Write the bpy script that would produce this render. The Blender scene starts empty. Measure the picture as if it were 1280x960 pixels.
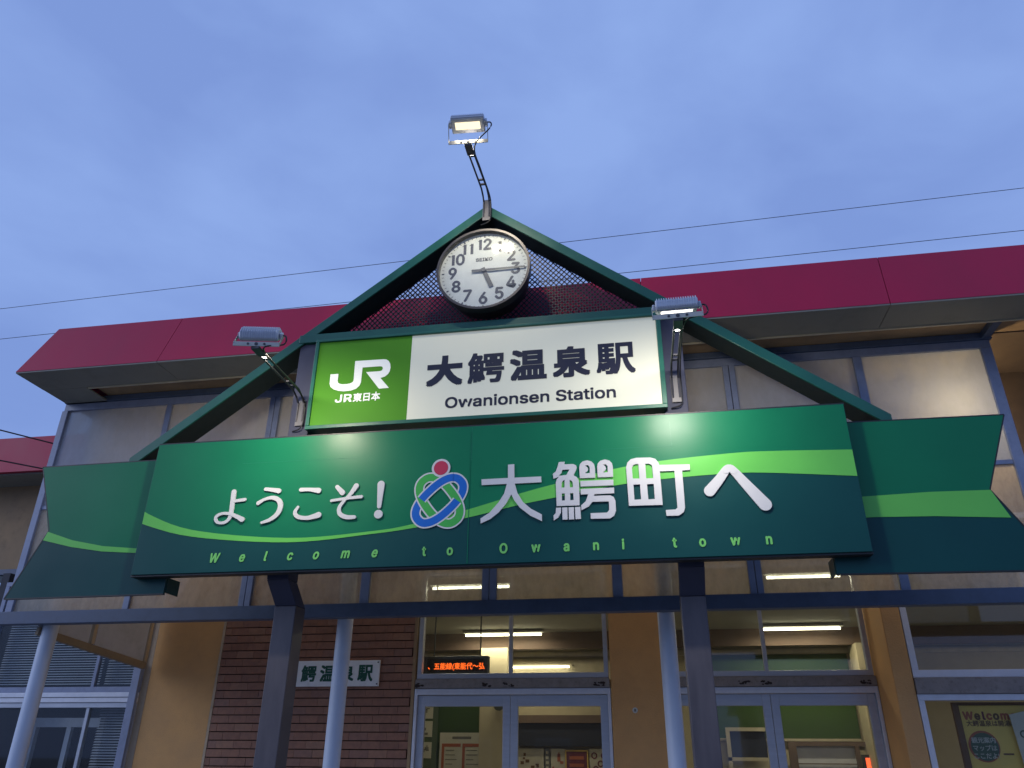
import bpy, bmesh, math, random
from mathutils import Vector, Matrix
from mathutils.geometry import tessellate_polygon
random.seed(7)
SC = bpy.context.scene
COL = SC.collection
rad = math.radians

# ------------------------------------------------------------------ camera
cam = bpy.data.cameras.new('camera')
cam.sensor_width = 36.0
cam.lens = 961.0 / 1280.0 * 36.0
cam.clip_end = 3000
co = bpy.data.objects.new('camera', cam)
COL.objects.link(co)
def aim(yaw, pitch, roll, loc):
    cy, sy, cp, sp = math.cos(yaw), math.sin(yaw), math.cos(pitch), math.sin(pitch)
    f = Vector((-sy * cp, cy * cp, sp)); r = Vector((cy, sy, 0)); u = r.cross(f)
    r2 = math.cos(roll) * r + math.sin(roll) * u
    u2 = -math.sin(roll) * r + math.cos(roll) * u
    m = Matrix((r2, u2, -f)).transposed().to_4x4()
    m.translation = Vector(loc)
    return m
co.matrix_world = aim(rad(9.9105), rad(26.0023), rad(.46943), (1.2579, -5.6, 1.5))
SC.camera = co

# ------------------------------------------------------------------ world, sun, exposure
SKYOFF = 5.3
SUN_EL, SUN_AZ = rad(2.0), rad(242)          # low, behind the camera (dusk)
w = bpy.data.worlds.new('World'); SC.world = w; w.use_nodes = True
nt = w.node_tree; N = nt.nodes; L = nt.links
bg = N['Background']
sky = N.new('ShaderNodeTexSky'); sky.sky_type = 'NISHITA'; sky.sun_disc = False
sky.sun_elevation = SUN_EL; sky.sun_rotation = SUN_AZ; sky.air_density = 1.0; sky.dust_density = 1.5; sky.ozone_density = 4.0
tc = N.new('ShaderNodeTexCoord')
mp = N.new('ShaderNodeMapping'); mp.inputs['Scale'].default_value = (1.3, 1.3, 2.6); mp.inputs['Location'].default_value = (SKYOFF, .3, .2)
L.new(tc.outputs['Generated'], mp.inputs[0])
nz = N.new('ShaderNodeTexNoise'); nz.inputs['Scale'].default_value = 2.2; nz.inputs['Detail'].default_value = 5; nz.inputs['Roughness'].default_value = .5
nz.inputs['Distortion'].default_value = .35
L.new(mp.outputs[0], nz.inputs['Vector'])
cr = N.new('ShaderNodeValToRGB'); cr.color_ramp.elements[0].position = .38; cr.color_ramp.elements[1].position = .66
L.new(nz.outputs['Fac'], cr.inputs[0])
tint = N.new('ShaderNodeMix'); tint.data_type = 'RGBA'; tint.blend_type = 'MULTIPLY'; tint.inputs[0].default_value = 1
L.new(sky.outputs[0], tint.inputs[6]); tint.inputs[7].default_value = (1, 1, 1, 1)
cl = N.new('ShaderNodeMix'); cl.data_type = 'RGBA'
fac = N.new('ShaderNodeMath'); fac.operation = 'MULTIPLY_ADD'; fac.inputs[1].default_value = .04; fac.inputs[2].default_value = .93
L.new(cr.outputs[0], fac.inputs[0]); L.new(fac.outputs[0], cl.inputs[0])
L.new(tint.outputs[2], cl.inputs[6])
crc = N.new('ShaderNodeMix'); crc.data_type = 'RGBA'; L.new(cr.outputs[0], crc.inputs[0])
CLOUD_A, CLOUD_B = (1.48, 2.28, 4.9, 1), (1.86, 2.80, 5.5, 1)     # thin dusk overcast, in the sky texture's units
crc.inputs[6].default_value = CLOUD_A; crc.inputs[7].default_value = CLOUD_B
L.new(crc.outputs[2], cl.inputs[7])
L.new(cl.outputs[2], bg.inputs['Color'])
bg.inputs['Strength'].default_value = .1
sl = bpy.data.lights.new('sun', 'SUN'); sl.energy = .6; sl.angle = rad(30); sl.color = (.86, .90, 1)
so = bpy.data.objects.new('sun', sl); COL.objects.link(so)
so.rotation_euler = (rad(68), 0, rad(-62)); so.location = (0, -20, 20)
SC.view_settings.view_transform = 'Standard'; SC.view_settings.look = 'None'
SC.view_settings.exposure = 0.6; SC.view_settings.gamma = 1
SC.render.engine = 'CYCLES'
try:
    SC.cycles.use_denoising = True; SC.cycles.denoiser = 'OPENIMAGEDENOISE'
    SC.cycles.sample_clamp_indirect = 4.0; SC.cycles.max_bounces = 10; SC.cycles.transparent_max_bounces = 16
    SC.cycles.caustics_reflective = False; SC.cycles.caustics_refractive = False
except Exception: pass

# ------------------------------------------------------------------ materials
def mat(name, col, rough=.5, metal=0.0, var=.12, vscale=6.0, bump=0.0, bscale=60.0, coat=0.0, spec=.5, dirt=0.0, emis=None, estr=0.0, stretch=(1, 1, 1), dcol=None):
    m = bpy.data.materials.new(name); m.use_nodes = True
    n = m.node_tree.nodes; l = m.node_tree.links; b = n['Principled BSDF']
    b.inputs['Roughness'].default_value = rough; b.inputs['Metallic'].default_value = metal
    b.inputs['Specular IOR Level'].default_value = spec
    if coat: b.inputs['Coat Weight'].default_value = coat; b.inputs['Coat Roughness'].default_value = .06
    t = n.new('ShaderNodeTexCoord'); mpg = n.new('ShaderNodeMapping'); mpg.inputs['Scale'].default_value = stretch
    geo = n.new('ShaderNodeNewGeometry'); l.new(geo.outputs['Position'], mpg.inputs[0])
    c = tuple(col) + (1,)
    z = n.new('ShaderNodeTexNoise'); z.inputs['Scale'].default_value = vscale; z.inputs['Detail'].default_value = 6; z.inputs['Roughness'].default_value = .6
    l.new(mpg.outputs[0], z.inputs['Vector'])
    r = n.new('ShaderNodeMapRange'); r.inputs[1].default_value = .3; r.inputs[2].default_value = .7; r.inputs[3].default_value = 1 - var; r.inputs[4].default_value = 1 + var
    l.new(z.outputs['Fac'], r.inputs[0])
    mx = n.new('ShaderNodeMix'); mx.data_type = 'RGBA'; mx.blend_type = 'MULTIPLY'; mx.inputs[0].default_value = 1; mx.inputs[6].default_value = c
    l.new(r.outputs[0], mx.inputs[7])
    out = mx.outputs[2]
    if dirt:
        z2 = n.new('ShaderNodeTexNoise'); z2.inputs['Scale'].default_value = vscale * 2.3; z2.inputs['Detail'].default_value = 8; z2.inputs['Roughness'].default_value = .7
        l.new(mpg.outputs[0], z2.inputs['Vector'])
        r2 = n.new('ShaderNodeMapRange'); r2.inputs[1].default_value = .52; r2.inputs[2].default_value = .72; r2.inputs[3].default_value = 0; r2.inputs[4].default_value = dirt
        l.new(z2.outputs['Fac'], r2.inputs[0])
        m2 = n.new('ShaderNodeMix'); m2.data_type = 'RGBA'; l.new(r2.outputs[0], m2.inputs[0]); l.new(out, m2.inputs[6]); m2.inputs[7].default_value = (tuple(dcol) if dcol else (.05, .045, .04)) + (1,)
        out = m2.outputs[2]
    l.new(out, b.inputs['Base Color'])
    rr = n.new('ShaderNodeMapRange'); rr.inputs[1].default_value = .3; rr.inputs[2].default_value = .7; rr.inputs[3].default_value = max(.02, rough * .85); rr.inputs[4].default_value = min(1, rough * 1.15)
    l.new(z.outputs['Fac'], rr.inputs[0]); l.new(rr.outputs[0], b.inputs['Roughness'])
    if bump:
        z3 = n.new('ShaderNodeTexNoise'); z3.inputs['Scale'].default_value = bscale; z3.inputs['Detail'].default_value = 4
        l.new(geo.outputs['Position'], z3.inputs['Vector'])
        bp = n.new('ShaderNodeBump'); bp.inputs['Strength'].default_value = bump; bp.inputs['Distance'].default_value = .01
        l.new(z3.outputs['Fac'], bp.inputs['Height']); l.new(bp.outputs[0], b.inputs['Normal'])
    if emis:
        b.inputs['Emission Color'].default_value = tuple(emis) + (1,); b.inputs['Emission Strength'].default_value = estr
    return m
def glass(name, dust, dcol, rough=.03, noise=14.0, stretch=(1, 1, 1), tr=.5):
    m = bpy.data.materials.new(name); m.use_nodes = True
    n = m.node_tree.nodes; l = m.node_tree.links; n.remove(n['Principled BSDF'])
    o = n['Material Output']
    t = n.new('ShaderNodeBsdfTransparent'); t.inputs[0].default_value = (.93, .95, .94, 1)
    g = n.new('ShaderNodeBsdfGlossy'); g.inputs['Roughness'].default_value = rough
    lw = n.new('ShaderNodeLayerWeight'); lw.inputs[0].default_value = .5       # Schlick, same from both sides of the pane
    pw = n.new('ShaderNodeMath'); pw.operation = 'POWER'; pw.inputs[1].default_value = 5; l.new(lw.outputs['Facing'], pw.inputs[0])
    fr = n.new('ShaderNodeMath'); fr.operation = 'MULTIPLY_ADD'; fr.inputs[1].default_value = .96; fr.inputs[2].default_value = .035; l.new(pw.outputs[0], fr.inputs[0])
    mg = n.new('ShaderNodeMixShader'); l.new(fr.outputs[0], mg.inputs[0]); l.new(t.outputs[0], mg.inputs[1]); l.new(g.outputs[0], mg.inputs[2])
    d = n.new('ShaderNodeBsdfDiffuse'); d.inputs[0].default_value = tuple(dcol) + (1,)
    tl = n.new('ShaderNodeBsdfTranslucent'); tl.inputs[0].default_value = tuple(dcol) + (1,)
    md = n.new('ShaderNodeMixShader'); md.inputs[0].default_value = tr; l.new(d.outputs[0], md.inputs[1]); l.new(tl.outputs[0], md.inputs[2])
    geo = n.new('ShaderNodeNewGeometry'); mpg = n.new('ShaderNodeMapping'); mpg.inputs['Scale'].default_value = stretch
    l.new(geo.outputs['Position'], mpg.inputs[0])
    z = n.new('ShaderNodeTexNoise'); z.inputs['Scale'].default_value = noise; z.inputs['Detail'].default_value = 8; z.inputs['Roughness'].default_value = .65
    l.new(mpg.outputs[0], z.inputs['Vector'])
    r = n.new('ShaderNodeMapRange'); r.inputs[1].default_value = .3; r.inputs[2].default_value = .75; r.inputs[3].default_value = dust * .7; r.inputs[4].default_value = min(.95, dust * 1.35)
    l.new(z.outputs['Fac'], r.inputs[0])
    mm = n.new('ShaderNodeMixShader'); l.new(r.outputs[0], mm.inputs[0]); l.new(mg.outputs[0], mm.inputs[1]); l.new(md.outputs[0], mm.inputs[2])
    l.new(mm.outputs[0], o.inputs[0])
    return m
def glow(name, col, s):
    m = bpy.data.materials.new(name); m.use_nodes = True
    n = m.node_tree.nodes; n.remove(n['Principled BSDF'])
    e = n.new('ShaderNodeEmission'); e.inputs[0].default_value = tuple(col) + (1,); e.inputs[1].default_value = s
    m.node_tree.links.new(e.outputs[0], n['Material Output'].inputs[0])
    return m

M = dict(
    stucco=mat('ochre stucco', (.60, .34, .135), .85, var=.10, vscale=2.5, bump=.35, bscale=90, dirt=.12, dcol=(.2, .12, .06)),
    stucco_trim=mat('beige render', (.46, .36, .25), .85, var=.12, vscale=4, bump=.2, bscale=80, dirt=.15),
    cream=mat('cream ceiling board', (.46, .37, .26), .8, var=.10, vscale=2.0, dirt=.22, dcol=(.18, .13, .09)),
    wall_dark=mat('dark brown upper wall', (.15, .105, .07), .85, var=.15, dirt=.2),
    eave_brown=mat('brown eave board', (.33, .22, .12), .8, var=.18, vscale=2.2, dirt=.3),
    soffit=mat('grey soffit sheet', (.24, .235, .20), .75, var=.10, vscale=1.6, dirt=.22),
    red=mat('red fascia sheet', (.40, .008, .05), .5, spec=.3, var=.10, vscale=1.3, dirt=.10, dcol=(.16, .02, .03), bump=.05, bscale=3, stretch=(1, 1, .4)),
    tile=[mat('brown wall tile %d' % i, c, .55, var=.16, vscale=18, bump=.12, bscale=120, dirt=.10) for i, c in enumerate([(.27, .125, .075), (.23, .105, .062), (.30, .15, .09), (.25, .125, .085)])],
    joint=mat('dark tile joint', (.05, .03, .022), .9),
    blue_steel=mat('blue painted steel', (.075, .105, .17), .5, var=.12, vscale=8, dirt=.18, bump=.04, bscale=40),
    lav_steel=mat('pale blue steel', (.24, .28, .40), .5, var=.12, vscale=8, dirt=.18),
    alu=mat('brushed aluminium', (.46, .49, .55), .38, metal=.35, var=.07, vscale=10, dirt=.08, stretch=(.4, .4, 3)),
    alu_white=mat('pale aluminium', (.66, .68, .74), .4, metal=.15, var=.06, vscale=10, dirt=.08),
    header=mat('weathered door header', (.25, .23, .22), .6, var=.15, vscale=12, dirt=.5, dcol=(.08, .05, .04)),
    rust=mat('rusted paint flake', (.03, .02, .018), .9),
    post=mat('dark bronze post paint', (.072, .066, .078), .42, var=.16, vscale=5, dirt=.12, dcol=(.14, .11, .12), stretch=(3, 3, .6)),
    post_up=mat('slate post paint', (.045, .05, .085), .65, spec=.3, var=.12, vscale=5, dirt=.15),
    pole=mat('white pole paint', (.55, .62, .74), .42, var=.07, vscale=4, dirt=.10, dcol=(.35, .33, .30), stretch=(1, 1, .5)),
    side_panel=mat('pale grey side panel', (.44, .44, .46), .6, var=.1, dirt=.15), gate_shade=mat('painted rafter shade', (.003, .012, .012), .8), gate=mat('dark green beam paint', (.006, .085, .062), .38, var=.14, vscale=4, dirt=.10, dcol=(.02, .05, .045)),  # the near-black one paints the shade under the gate rafters
    mesh=mat('dark mesh steel', (.022, .02, .034), .5, var=.1),
    frame=mat('green sign frame', (.014, .115, .075), .36, var=.12, vscale=5, dirt=.15, dcol=(.05, .09, .07)),
    frame_pale=mat('pale film lap', (.02, .20, .11), .3, spec=.2),
    ban_hi=mat('glossy green banner film', (.006, .165, .075), .34, var=.07, vscale=1.3, spec=.21, bump=.015, bscale=2.5),
    ban_lo=mat('glossy deep green banner film', (.006, .060, .060), .34, var=.07, vscale=1.5, spec=.21, bump=.015, bscale=2.5),
    ban_st=mat('light green banner stripe', (.13, .52, .085), .32, var=.05, vscale=2, spec=.35),
    letter=mat('white cut letter', (.60, .60, .60), .35, var=.03),
    letter_green=mat('light green letter', (.165, .53, .12), .3, var=.03),
    edge=mat('black sign edge', (.012, .016, .018), .5),
    jr_green=mat('lit light green panel', (.07, .245, .02), .5, spec=.12, var=.04, vscale=1.2, emis=(.125, .40, .028), estr=.05),
    jr_white=mat('lit white panel', (.60, .61, .49), .5, spec=.2, var=.03, vscale=1.2, emis=(.86, .87, .72), estr=.15, dirt=.10, dcol=(.68, .58, .36), stretch=(1, 1, .25)),
    jr_letter=mat('white logo film', (.68, .70, .66), .3, var=.02, emis=(.9, .92, .85), estr=.2),
    ink=mat('navy black letter film', (.014, .014, .03), .4, var=.02),
    e_green=mat('emblem green', (.05, .40, .06), .3, var=.03), e_blue=mat('emblem blue', (.004, .12, .50), .3, var=.03), e_red=mat('emblem red', (.50, .03, .07), .3, var=.03),
    dial=mat('clock dial', (.84, .84, .84), .45, var=.03, vscale=20),
    rim=mat('grey clock rim', (.07, .065, .065), .35, metal=.4), case=mat('black clock case', (.012, .014, .018), .45),
    hand=mat('slate clock hand', (.10, .095, .12), .4), numeral=mat('clock numeral print', (.045, .045, .085), .5),
    lamp_body=mat('silver grey lamp casting', (.55, .58, .64), .4, metal=.25, var=.08, vscale=30, dirt=.1),
    bracket=mat('galvanised lamp bracket', (.42, .41, .36), .4, metal=.3, dirt=.15, vscale=20),
    arm=mat('dark iron lamp arm', (.05, .05, .06), .5, metal=.3), arm_grey=mat('grey steel arm plate', (.16, .155, .16), .5, metal=.3, dirt=.2),
    cable=mat('black cable', (.012, .012, .014), .5),
    led=glow('lamp diffuser glow', (1, .82, .52), 1.05), led_cool=glow('lamp diffuser cool glow', (1, .93, .84), 2.5),
    tube=glow('fluorescent tube glow', (1, .90, .62), 7.0),
    bulb=glow('warm porch lamp glow', (1, .72, .34), 8.0),
    pane=glass('clear window pane', .018, (.5, .5, .5), noise=9, stretch=(2, 1, .6)),
    dusty=glass('dusty screen pane', .46, (.88, .78, .64), noise=7, stretch=(1.5, 1, .8), tr=.62),
    fog=glass('milky screen pane', .80, (.60, .63, .69), noise=2.5, stretch=(1, 1, .6), tr=.5),
    clock_glass=glass('clock cover glass', .04, (.6, .6, .55), rough=.05),
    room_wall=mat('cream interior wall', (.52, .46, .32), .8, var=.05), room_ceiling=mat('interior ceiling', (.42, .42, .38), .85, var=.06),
    room_green=mat('green notice wall', (.045, .095, .025), .8, var=.06), room_brown=mat('brown interior band', (.16, .11, .085), .7), room_navy=mat('navy interior panel', (.02, .025, .045), .5),
    room_floor=mat('grey interior floor', (.22, .21, .20), .6), trim=mat('pale interior trim', (.56, .50, .36), .5),
    paper=mat('white paper', (.62, .62, .56), .7, var=.04), paper_yellow=mat('yellow poster print', (.80, .56, .13), .55, var=.08), print_red=mat('brick red print', (.42, .12, .06), .6), print_grey=mat('grey print', (.18, .18, .17), .6),
    print_teal=mat('olive teal print', (.09, .135, .085), .6), print_purple=mat('purple print', (.15, .03, .05), .6), print_pale=mat('pale print', (.55, .52, .42), .6), print_brown=mat('brown print', (.16, .08, .035), .6),
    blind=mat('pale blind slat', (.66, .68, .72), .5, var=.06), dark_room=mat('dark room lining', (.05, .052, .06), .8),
    plate=mat('white enamel plate', (.84, .86, .86), .3, var=.04, dirt=.1, dcol=(.45, .38, .28)), plate_ink=mat('dark green enamel letter', (.008, .085, .045), .4),
    board=mat('dark display casing', (.06, .07, .065), .45), screen=mat('black display screen', (.008, .008, .008), .3), led_text=glow('orange display text', (1, .13, .015), 1.35), led_red=glow('red display screen', (1, .10, .03), 1.6),
    asphalt=mat('pale concrete forecourt', (.28, .265, .24), .9, var=.15, vscale=1.5, bump=.3), kerb=mat('concrete step', (.42, .40, .37), .85, var=.12),
    wood=mat('weathered brown steel brace', (.26, .19, .115), .6, var=.15, dirt=.2),
)

# ------------------------------------------------------------------ object helpers
WORLD = {}                                    # object -> its origin in world space
def tag(o, label=None, cat=None, group=None, kind=None):
    if label: o['label'] = label
    if cat: o['category'] = cat
    if group: o['group'] = group
    if kind: o['kind'] = kind
    return o
def thing(name, loc, label, cat, group=None):
    o = bpy.data.objects.new(name, None); COL.objects.link(o); o.location = loc; o.empty_display_size = .2
    WORLD[o] = Vector(loc)
    return tag(o, label, cat, group)
class MB:
    """collects shapes (in world coordinates) and links them as one mesh object"""
    def __init__(s): s.v = []; s.f = []; s.m = []; s.mi = 0
    def add(s, vs, fs):
        b = len(s.v); s.v += [tuple(x) for x in vs]; s.f += [[b + i for i in f] for f in fs]; s.m += [s.mi] * len(fs); return s
    def box(s, x0, x1, y0, y1, z0, z1):
        x0, x1 = min(x0, x1), max(x0, x1); y0, y1 = min(y0, y1), max(y0, y1); z0, z1 = min(z0, z1), max(z0, z1)
        return s.add([(x0, y0, z0), (x1, y0, z0), (x1, y1, z0), (x0, y1, z0), (x0, y0, z1), (x1, y0, z1), (x1, y1, z1), (x0, y1, z1)],
                     [(0, 3, 2, 1), (4, 5, 6, 7), (0, 1, 5, 4), (1, 2, 6, 5), (2, 3, 7, 6), (3, 0, 4, 7)])
    def hexa(s, b, t):      # two quads, b below t
        return s.add(list(b) + list(t), [(0, 3, 2, 1), (4, 5, 6, 7), (0, 1, 5, 4), (1, 2, 6, 5), (2, 3, 7, 6), (3, 0, 4, 7)])
    def bar(s, a, b, w, h, up=(0, 0, 1)):   # rectangular bar between two points
        a, b = Vector(a), Vector(b); d = (b - a).normalized(); u = Vector(up)
        r = d.cross(u).normalized(); u = r.cross(d)
        q = [r * (i * w / 2) + u * (j * h / 2) for i, j in ((-1, -1), (1, -1), (1, 1), (-1, 1))]
        return s.add([a + x for x in q] + [b + x for x in q], [(0, 1, 2, 3), (7, 6, 5, 4), (0, 4, 5, 1), (1, 5, 6, 2), (2, 6, 7, 3), (3, 7, 4, 0)])
    def tube(s, pts, r, n=10):
        pts = [Vector(p) for p in pts]; rings = []
        for i, p in enumerate(pts):
            d = (pts[min(i + 1, len(pts) - 1)] - pts[max(i - 1, 0)]).normalized()
            a = Vector((0, 0, 1)) if abs(d.z) < .9 else Vector((1, 0, 0))
            x = d.cross(a).normalized(); y = d.cross(x)
            rr = r[i] if isinstance(r, (list, tuple)) else r
            rings.append([p + (x * math.cos(k * 2 * math.pi / n) + y * math.sin(k * 2 * math.pi / n)) * rr for k in range(n)])
        vs = [v for g in rings for v in g]; fs = []
        for i in range(len(pts) - 1):
            for k in range(n):
                a = i * n + k; b = i * n + (k + 1) % n
                fs.append((a, b, b + n, a + n))
        fs.append(tuple(range(n))); fs.append(tuple(reversed(range((len(pts) - 1) * n, len(pts) * n))))
        return s.add(vs, fs)
    def disc(s, cx, cz, y0, y1, r, n=64, r1=None):   # cylinder along Y facing -Y
        r1 = r if r1 is None else r1
        vs = [(cx + r * math.cos(k * 2 * math.pi / n), y0, cz + r * math.sin(k * 2 * math.pi / n)) for k in range(n)] + \
             [(cx + r1 * math.cos(k * 2 * math.pi / n), y1, cz + r1 * math.sin(k * 2 * math.pi / n)) for k in range(n)]
        return s.add(vs, [tuple(range(n)), tuple(reversed(range(n, 2 * n)))] + [(k, k + n, (k + 1) % n + n, (k + 1) % n) for k in range(n)])
    def ring(s, cx, cz, y0, y1, ro, ri, n=64):
        vs = []
        for y, r in ((y0, ro), (y0, ri), (y1, ri), (y1, ro)):
            vs += [(cx + r * math.cos(k * 2 * math.pi / n), y, cz + r * math.sin(k * 2 * math.pi / n)) for k in range(n)]
        fs = []
        for j in range(4):
            for k in range(n):
                a, b = j * n + k, j * n + (k + 1) % n
                c, d = ((j + 1) % 4) * n + (k + 1) % n, ((j + 1) % 4) * n + k
                fs.append((a, d, c, b))
        return s.add(vs, fs)
    def plate(s, loops, y0, y1):             # polygon with holes in X,Z, from front y0 to back y1
        flat = [p for lp in loops for p in lp]; n = len(flat)
        tris = tessellate_polygon([[Vector((p[0], p[1], 0)) for p in lp] for lp in loops])
        vs = [(p[0], y0, p[1]) for p in flat] + [(p[0], y1, p[1]) for p in flat]
        fs = []
        for t in tris:
            a, b, c = [Vector(flat[i]) for i in t]
            if (b - a).cross(c - a) < 0: t = (t[0], t[2], t[1])
            fs.append(tuple(t)); fs.append(tuple(i + n for i in reversed(t)))
        o = 0
        for lp in loops:
            k = len(lp)
            ar = sum(lp[i][0] * lp[(i + 1) % k][1] - lp[(i + 1) % k][0] * lp[i][1] for i in range(k))
            first = lp is loops[0]
            for i in range(k):
                a, b = o + i, o + (i + 1) % k
                fs.append((a, a + n, b + n, b) if (ar > 0) == first else (b, b + n, a + n, a))
            o += k
        return s.add(vs, fs)
    def build(s, name, m, parent=None, smooth=False, bevel=0):
        c = Vector((0, 0, 0))
        if s.v:
            lo = [min(v[i] for v in s.v) for i in range(3)]; hi = [max(v[i] for v in s.v) for i in range(3)]
            c = Vector([(a + b) / 2 for a, b in zip(lo, hi)])
        me = bpy.data.meshes.new(name)
        me.from_pydata([tuple(Vector(v) - c) for v in s.v], [], s.f)
        ms = m if isinstance(m, (list, tuple)) else [m]
        for x in ms: me.materials.append(x)
        if len(ms) > 1: me.polygons.foreach_set('material_index', s.m)
        if smooth:
            me.polygons.foreach_set('use_smooth', [True] * len(s.f))
            try: me.set_sharp_from_angle(angle=rad(35))
            except Exception: pass
        me.update()
        o = bpy.data.objects.new(name, me); COL.objects.link(o)
        if bevel:
            b = o.modifiers.new('bevel', 'BEVEL'); b.width = bevel; b.segments = 2; b.limit_method = 'ANGLE'; b.angle_limit = rad(40)
        WORLD[o] = c
        if parent is not None: o.parent = parent; o.location = c - WORLD[parent]
        else: o.location = c
        return o
def bx(name, m, parent, *a, bevel=0): return MB().box(*a).build(name, m, parent, bevel=bevel)
def copy_tree(o, parent=None, skip=()):
    c = o.copy(); COL.objects.link(c)
    if parent is not None: c.parent = parent; c.matrix_parent_inverse = o.matrix_parent_inverse
    for ch in list(o.children): copy_tree(ch, c)
    return c
def crom(P, n=6):                             # smooth a traced line
    out = []
    for i in range(len(P) - 1):
        p0, p1, p2, p3 = P[max(i - 1, 0)], P[i], P[i + 1], P[min(i + 2, len(P) - 1)]
        for k in range(n):
            t = k / n
            out.append(tuple(.5 * (2 * b + (c - a) * t + (2 * a - 5 * b + 4 * c - d) * t * t + (3 * b - a - 3 * c + d) * t ** 3) for a, b, c, d in zip(p0, p1, p2, p3)))
    return out + [tuple(P[-1])]

# ------------------------------------------------------------------ lettering
def ui_font():
    try:
        import os
        return bpy.data.fonts.load(os.path.join(bpy.utils.system_resource('DATAFILES', path='fonts'), 'Inter.woff2'))
    except Exception:
        return None
SANS = ui_font()
def glyph(text, latin=False, shear=0.0):
    c = bpy.data.curves.new('glyph', 'FONT'); c.body = text; c.size = 1; c.shear = shear; c.resolution_u = 4; c.fill_mode = 'FRONT'
    if latin and SANS: c.font = SANS
    o = bpy.data.objects.new('glyph', c); COL.objects.link(o)
    bpy.context.view_layer.update()
    me = bpy.data.meshes.new_from_object(o.evaluated_get(bpy.context.evaluated_depsgraph_get()))
    vs = [tuple(v.co) for v in me.vertices]; fs = [tuple(p.vertices) for p in me.polygons]
    bpy.data.objects.remove(o); bpy.data.curves.remove(c); bpy.data.meshes.remove(me)
    return vs, fs
def put(mb, g, box, y, bold=0.0, n=8):        # fit a glyph to (x0, z0, x1, z1), thickened by shifted layers
    vs, fs = g
    if not vs: return mb
    ax, bxx = min(v[0] for v in vs), max(v[0] for v in vs); ay, by = min(v[1] for v in vs), max(v[1] for v in vs)
    x0, z0, x1, z1 = box; x0 += bold; x1 -= bold; z0 += bold; z1 -= bold
    kx = (x1 - x0) / max(1e-6, bxx - ax); kz = (z1 - z0) / max(1e-6, by - ay)
    sh = [(0, 0)] + ([(bold * a, bold * b) for a in (-1, 0, 1) for b in (-1, 0, 1) if a or b] if bold else [])
    for i, (dx, dz) in enumerate(sh):
        yy = y - i * .00012
        mb.add([(x0 + (v[0] - ax) * kx + dx, yy, z0 + (v[1] - ay) * kz + dz) for v in vs], fs)
    return mb
def put_line(mb, text, x, z, h, y, latin=False, bold=0.0, wscale=1.0, centre=True, shear=0.0):   # whole line, h = size in metres
    vs, fs = glyph(text, latin, shear)
    if not vs: return mb
    ax, bxx = min(v[0] for v in vs), max(v[0] for v in vs)
    off = (ax + bxx) / 2 if centre else ax
    sh = [(0, 0)] + ([(bold * math.cos(math.pi / 3 * k), bold * math.sin(math.pi / 3 * k)) for k in range(6)] if bold else [])
    for i, (dx, dz) in enumerate(sh):
        mb.add([(x + (v[0] - off) * h * wscale + dx, y - i * .00012, z + v[1] * h + dz) for v in vs], fs)
    return mb
def stroke(mb, P, Wd, y0, y1, caps=True):     # brush stroke with round ends, swept in X,Z
    Q = crom([tuple(p) + (w,) for p, w in zip(P, Wd if len(Wd) == len(P) else [Wd[0] + (Wd[-1] - Wd[0]) * i / (len(P) - 1) for i in range(len(P))])], 8 if len(P) > 2 else 2)
    lft, rgt = [], []
    n = len(Q)
    for i, (x, z, w) in enumerate(Q):
        a, b = Q[max(i - 1, 0)], Q[min(i + 1, n - 1)]
        d = Vector((b[0] - a[0], b[1] - a[1])); d = d.normalized() if d.length > 1e-9 else Vector((1, 0))
        nx, nz_ = -d.y, d.x
        lft.append((x + nx * w / 2, z + nz_ * w / 2)); rgt.append((x - nx * w / 2, z - nz_ * w / 2))
    for i in range(n - 1):
        yy = y0 - i * .00005
        q = [rgt[i], rgt[i + 1], lft[i + 1], lft[i]]
        mb.add([(p[0], yy, p[1]) for p in q] + [(p[0], y1, p[1]) for p in q], [(0, 1, 2, 3), (0, 4, 5, 1), (3, 2, 6, 7)])
    for k, (x, z, w) in ((0, Q[0]), (1, Q[-1])):
        mb.disc(x, z, y0 - k * n * .00005 - .0002, y1, w / 2, 20)
    return mb
FL, FT, TL, PL, PL2 = 14.5, 10.5, 13, 14, 7
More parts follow.
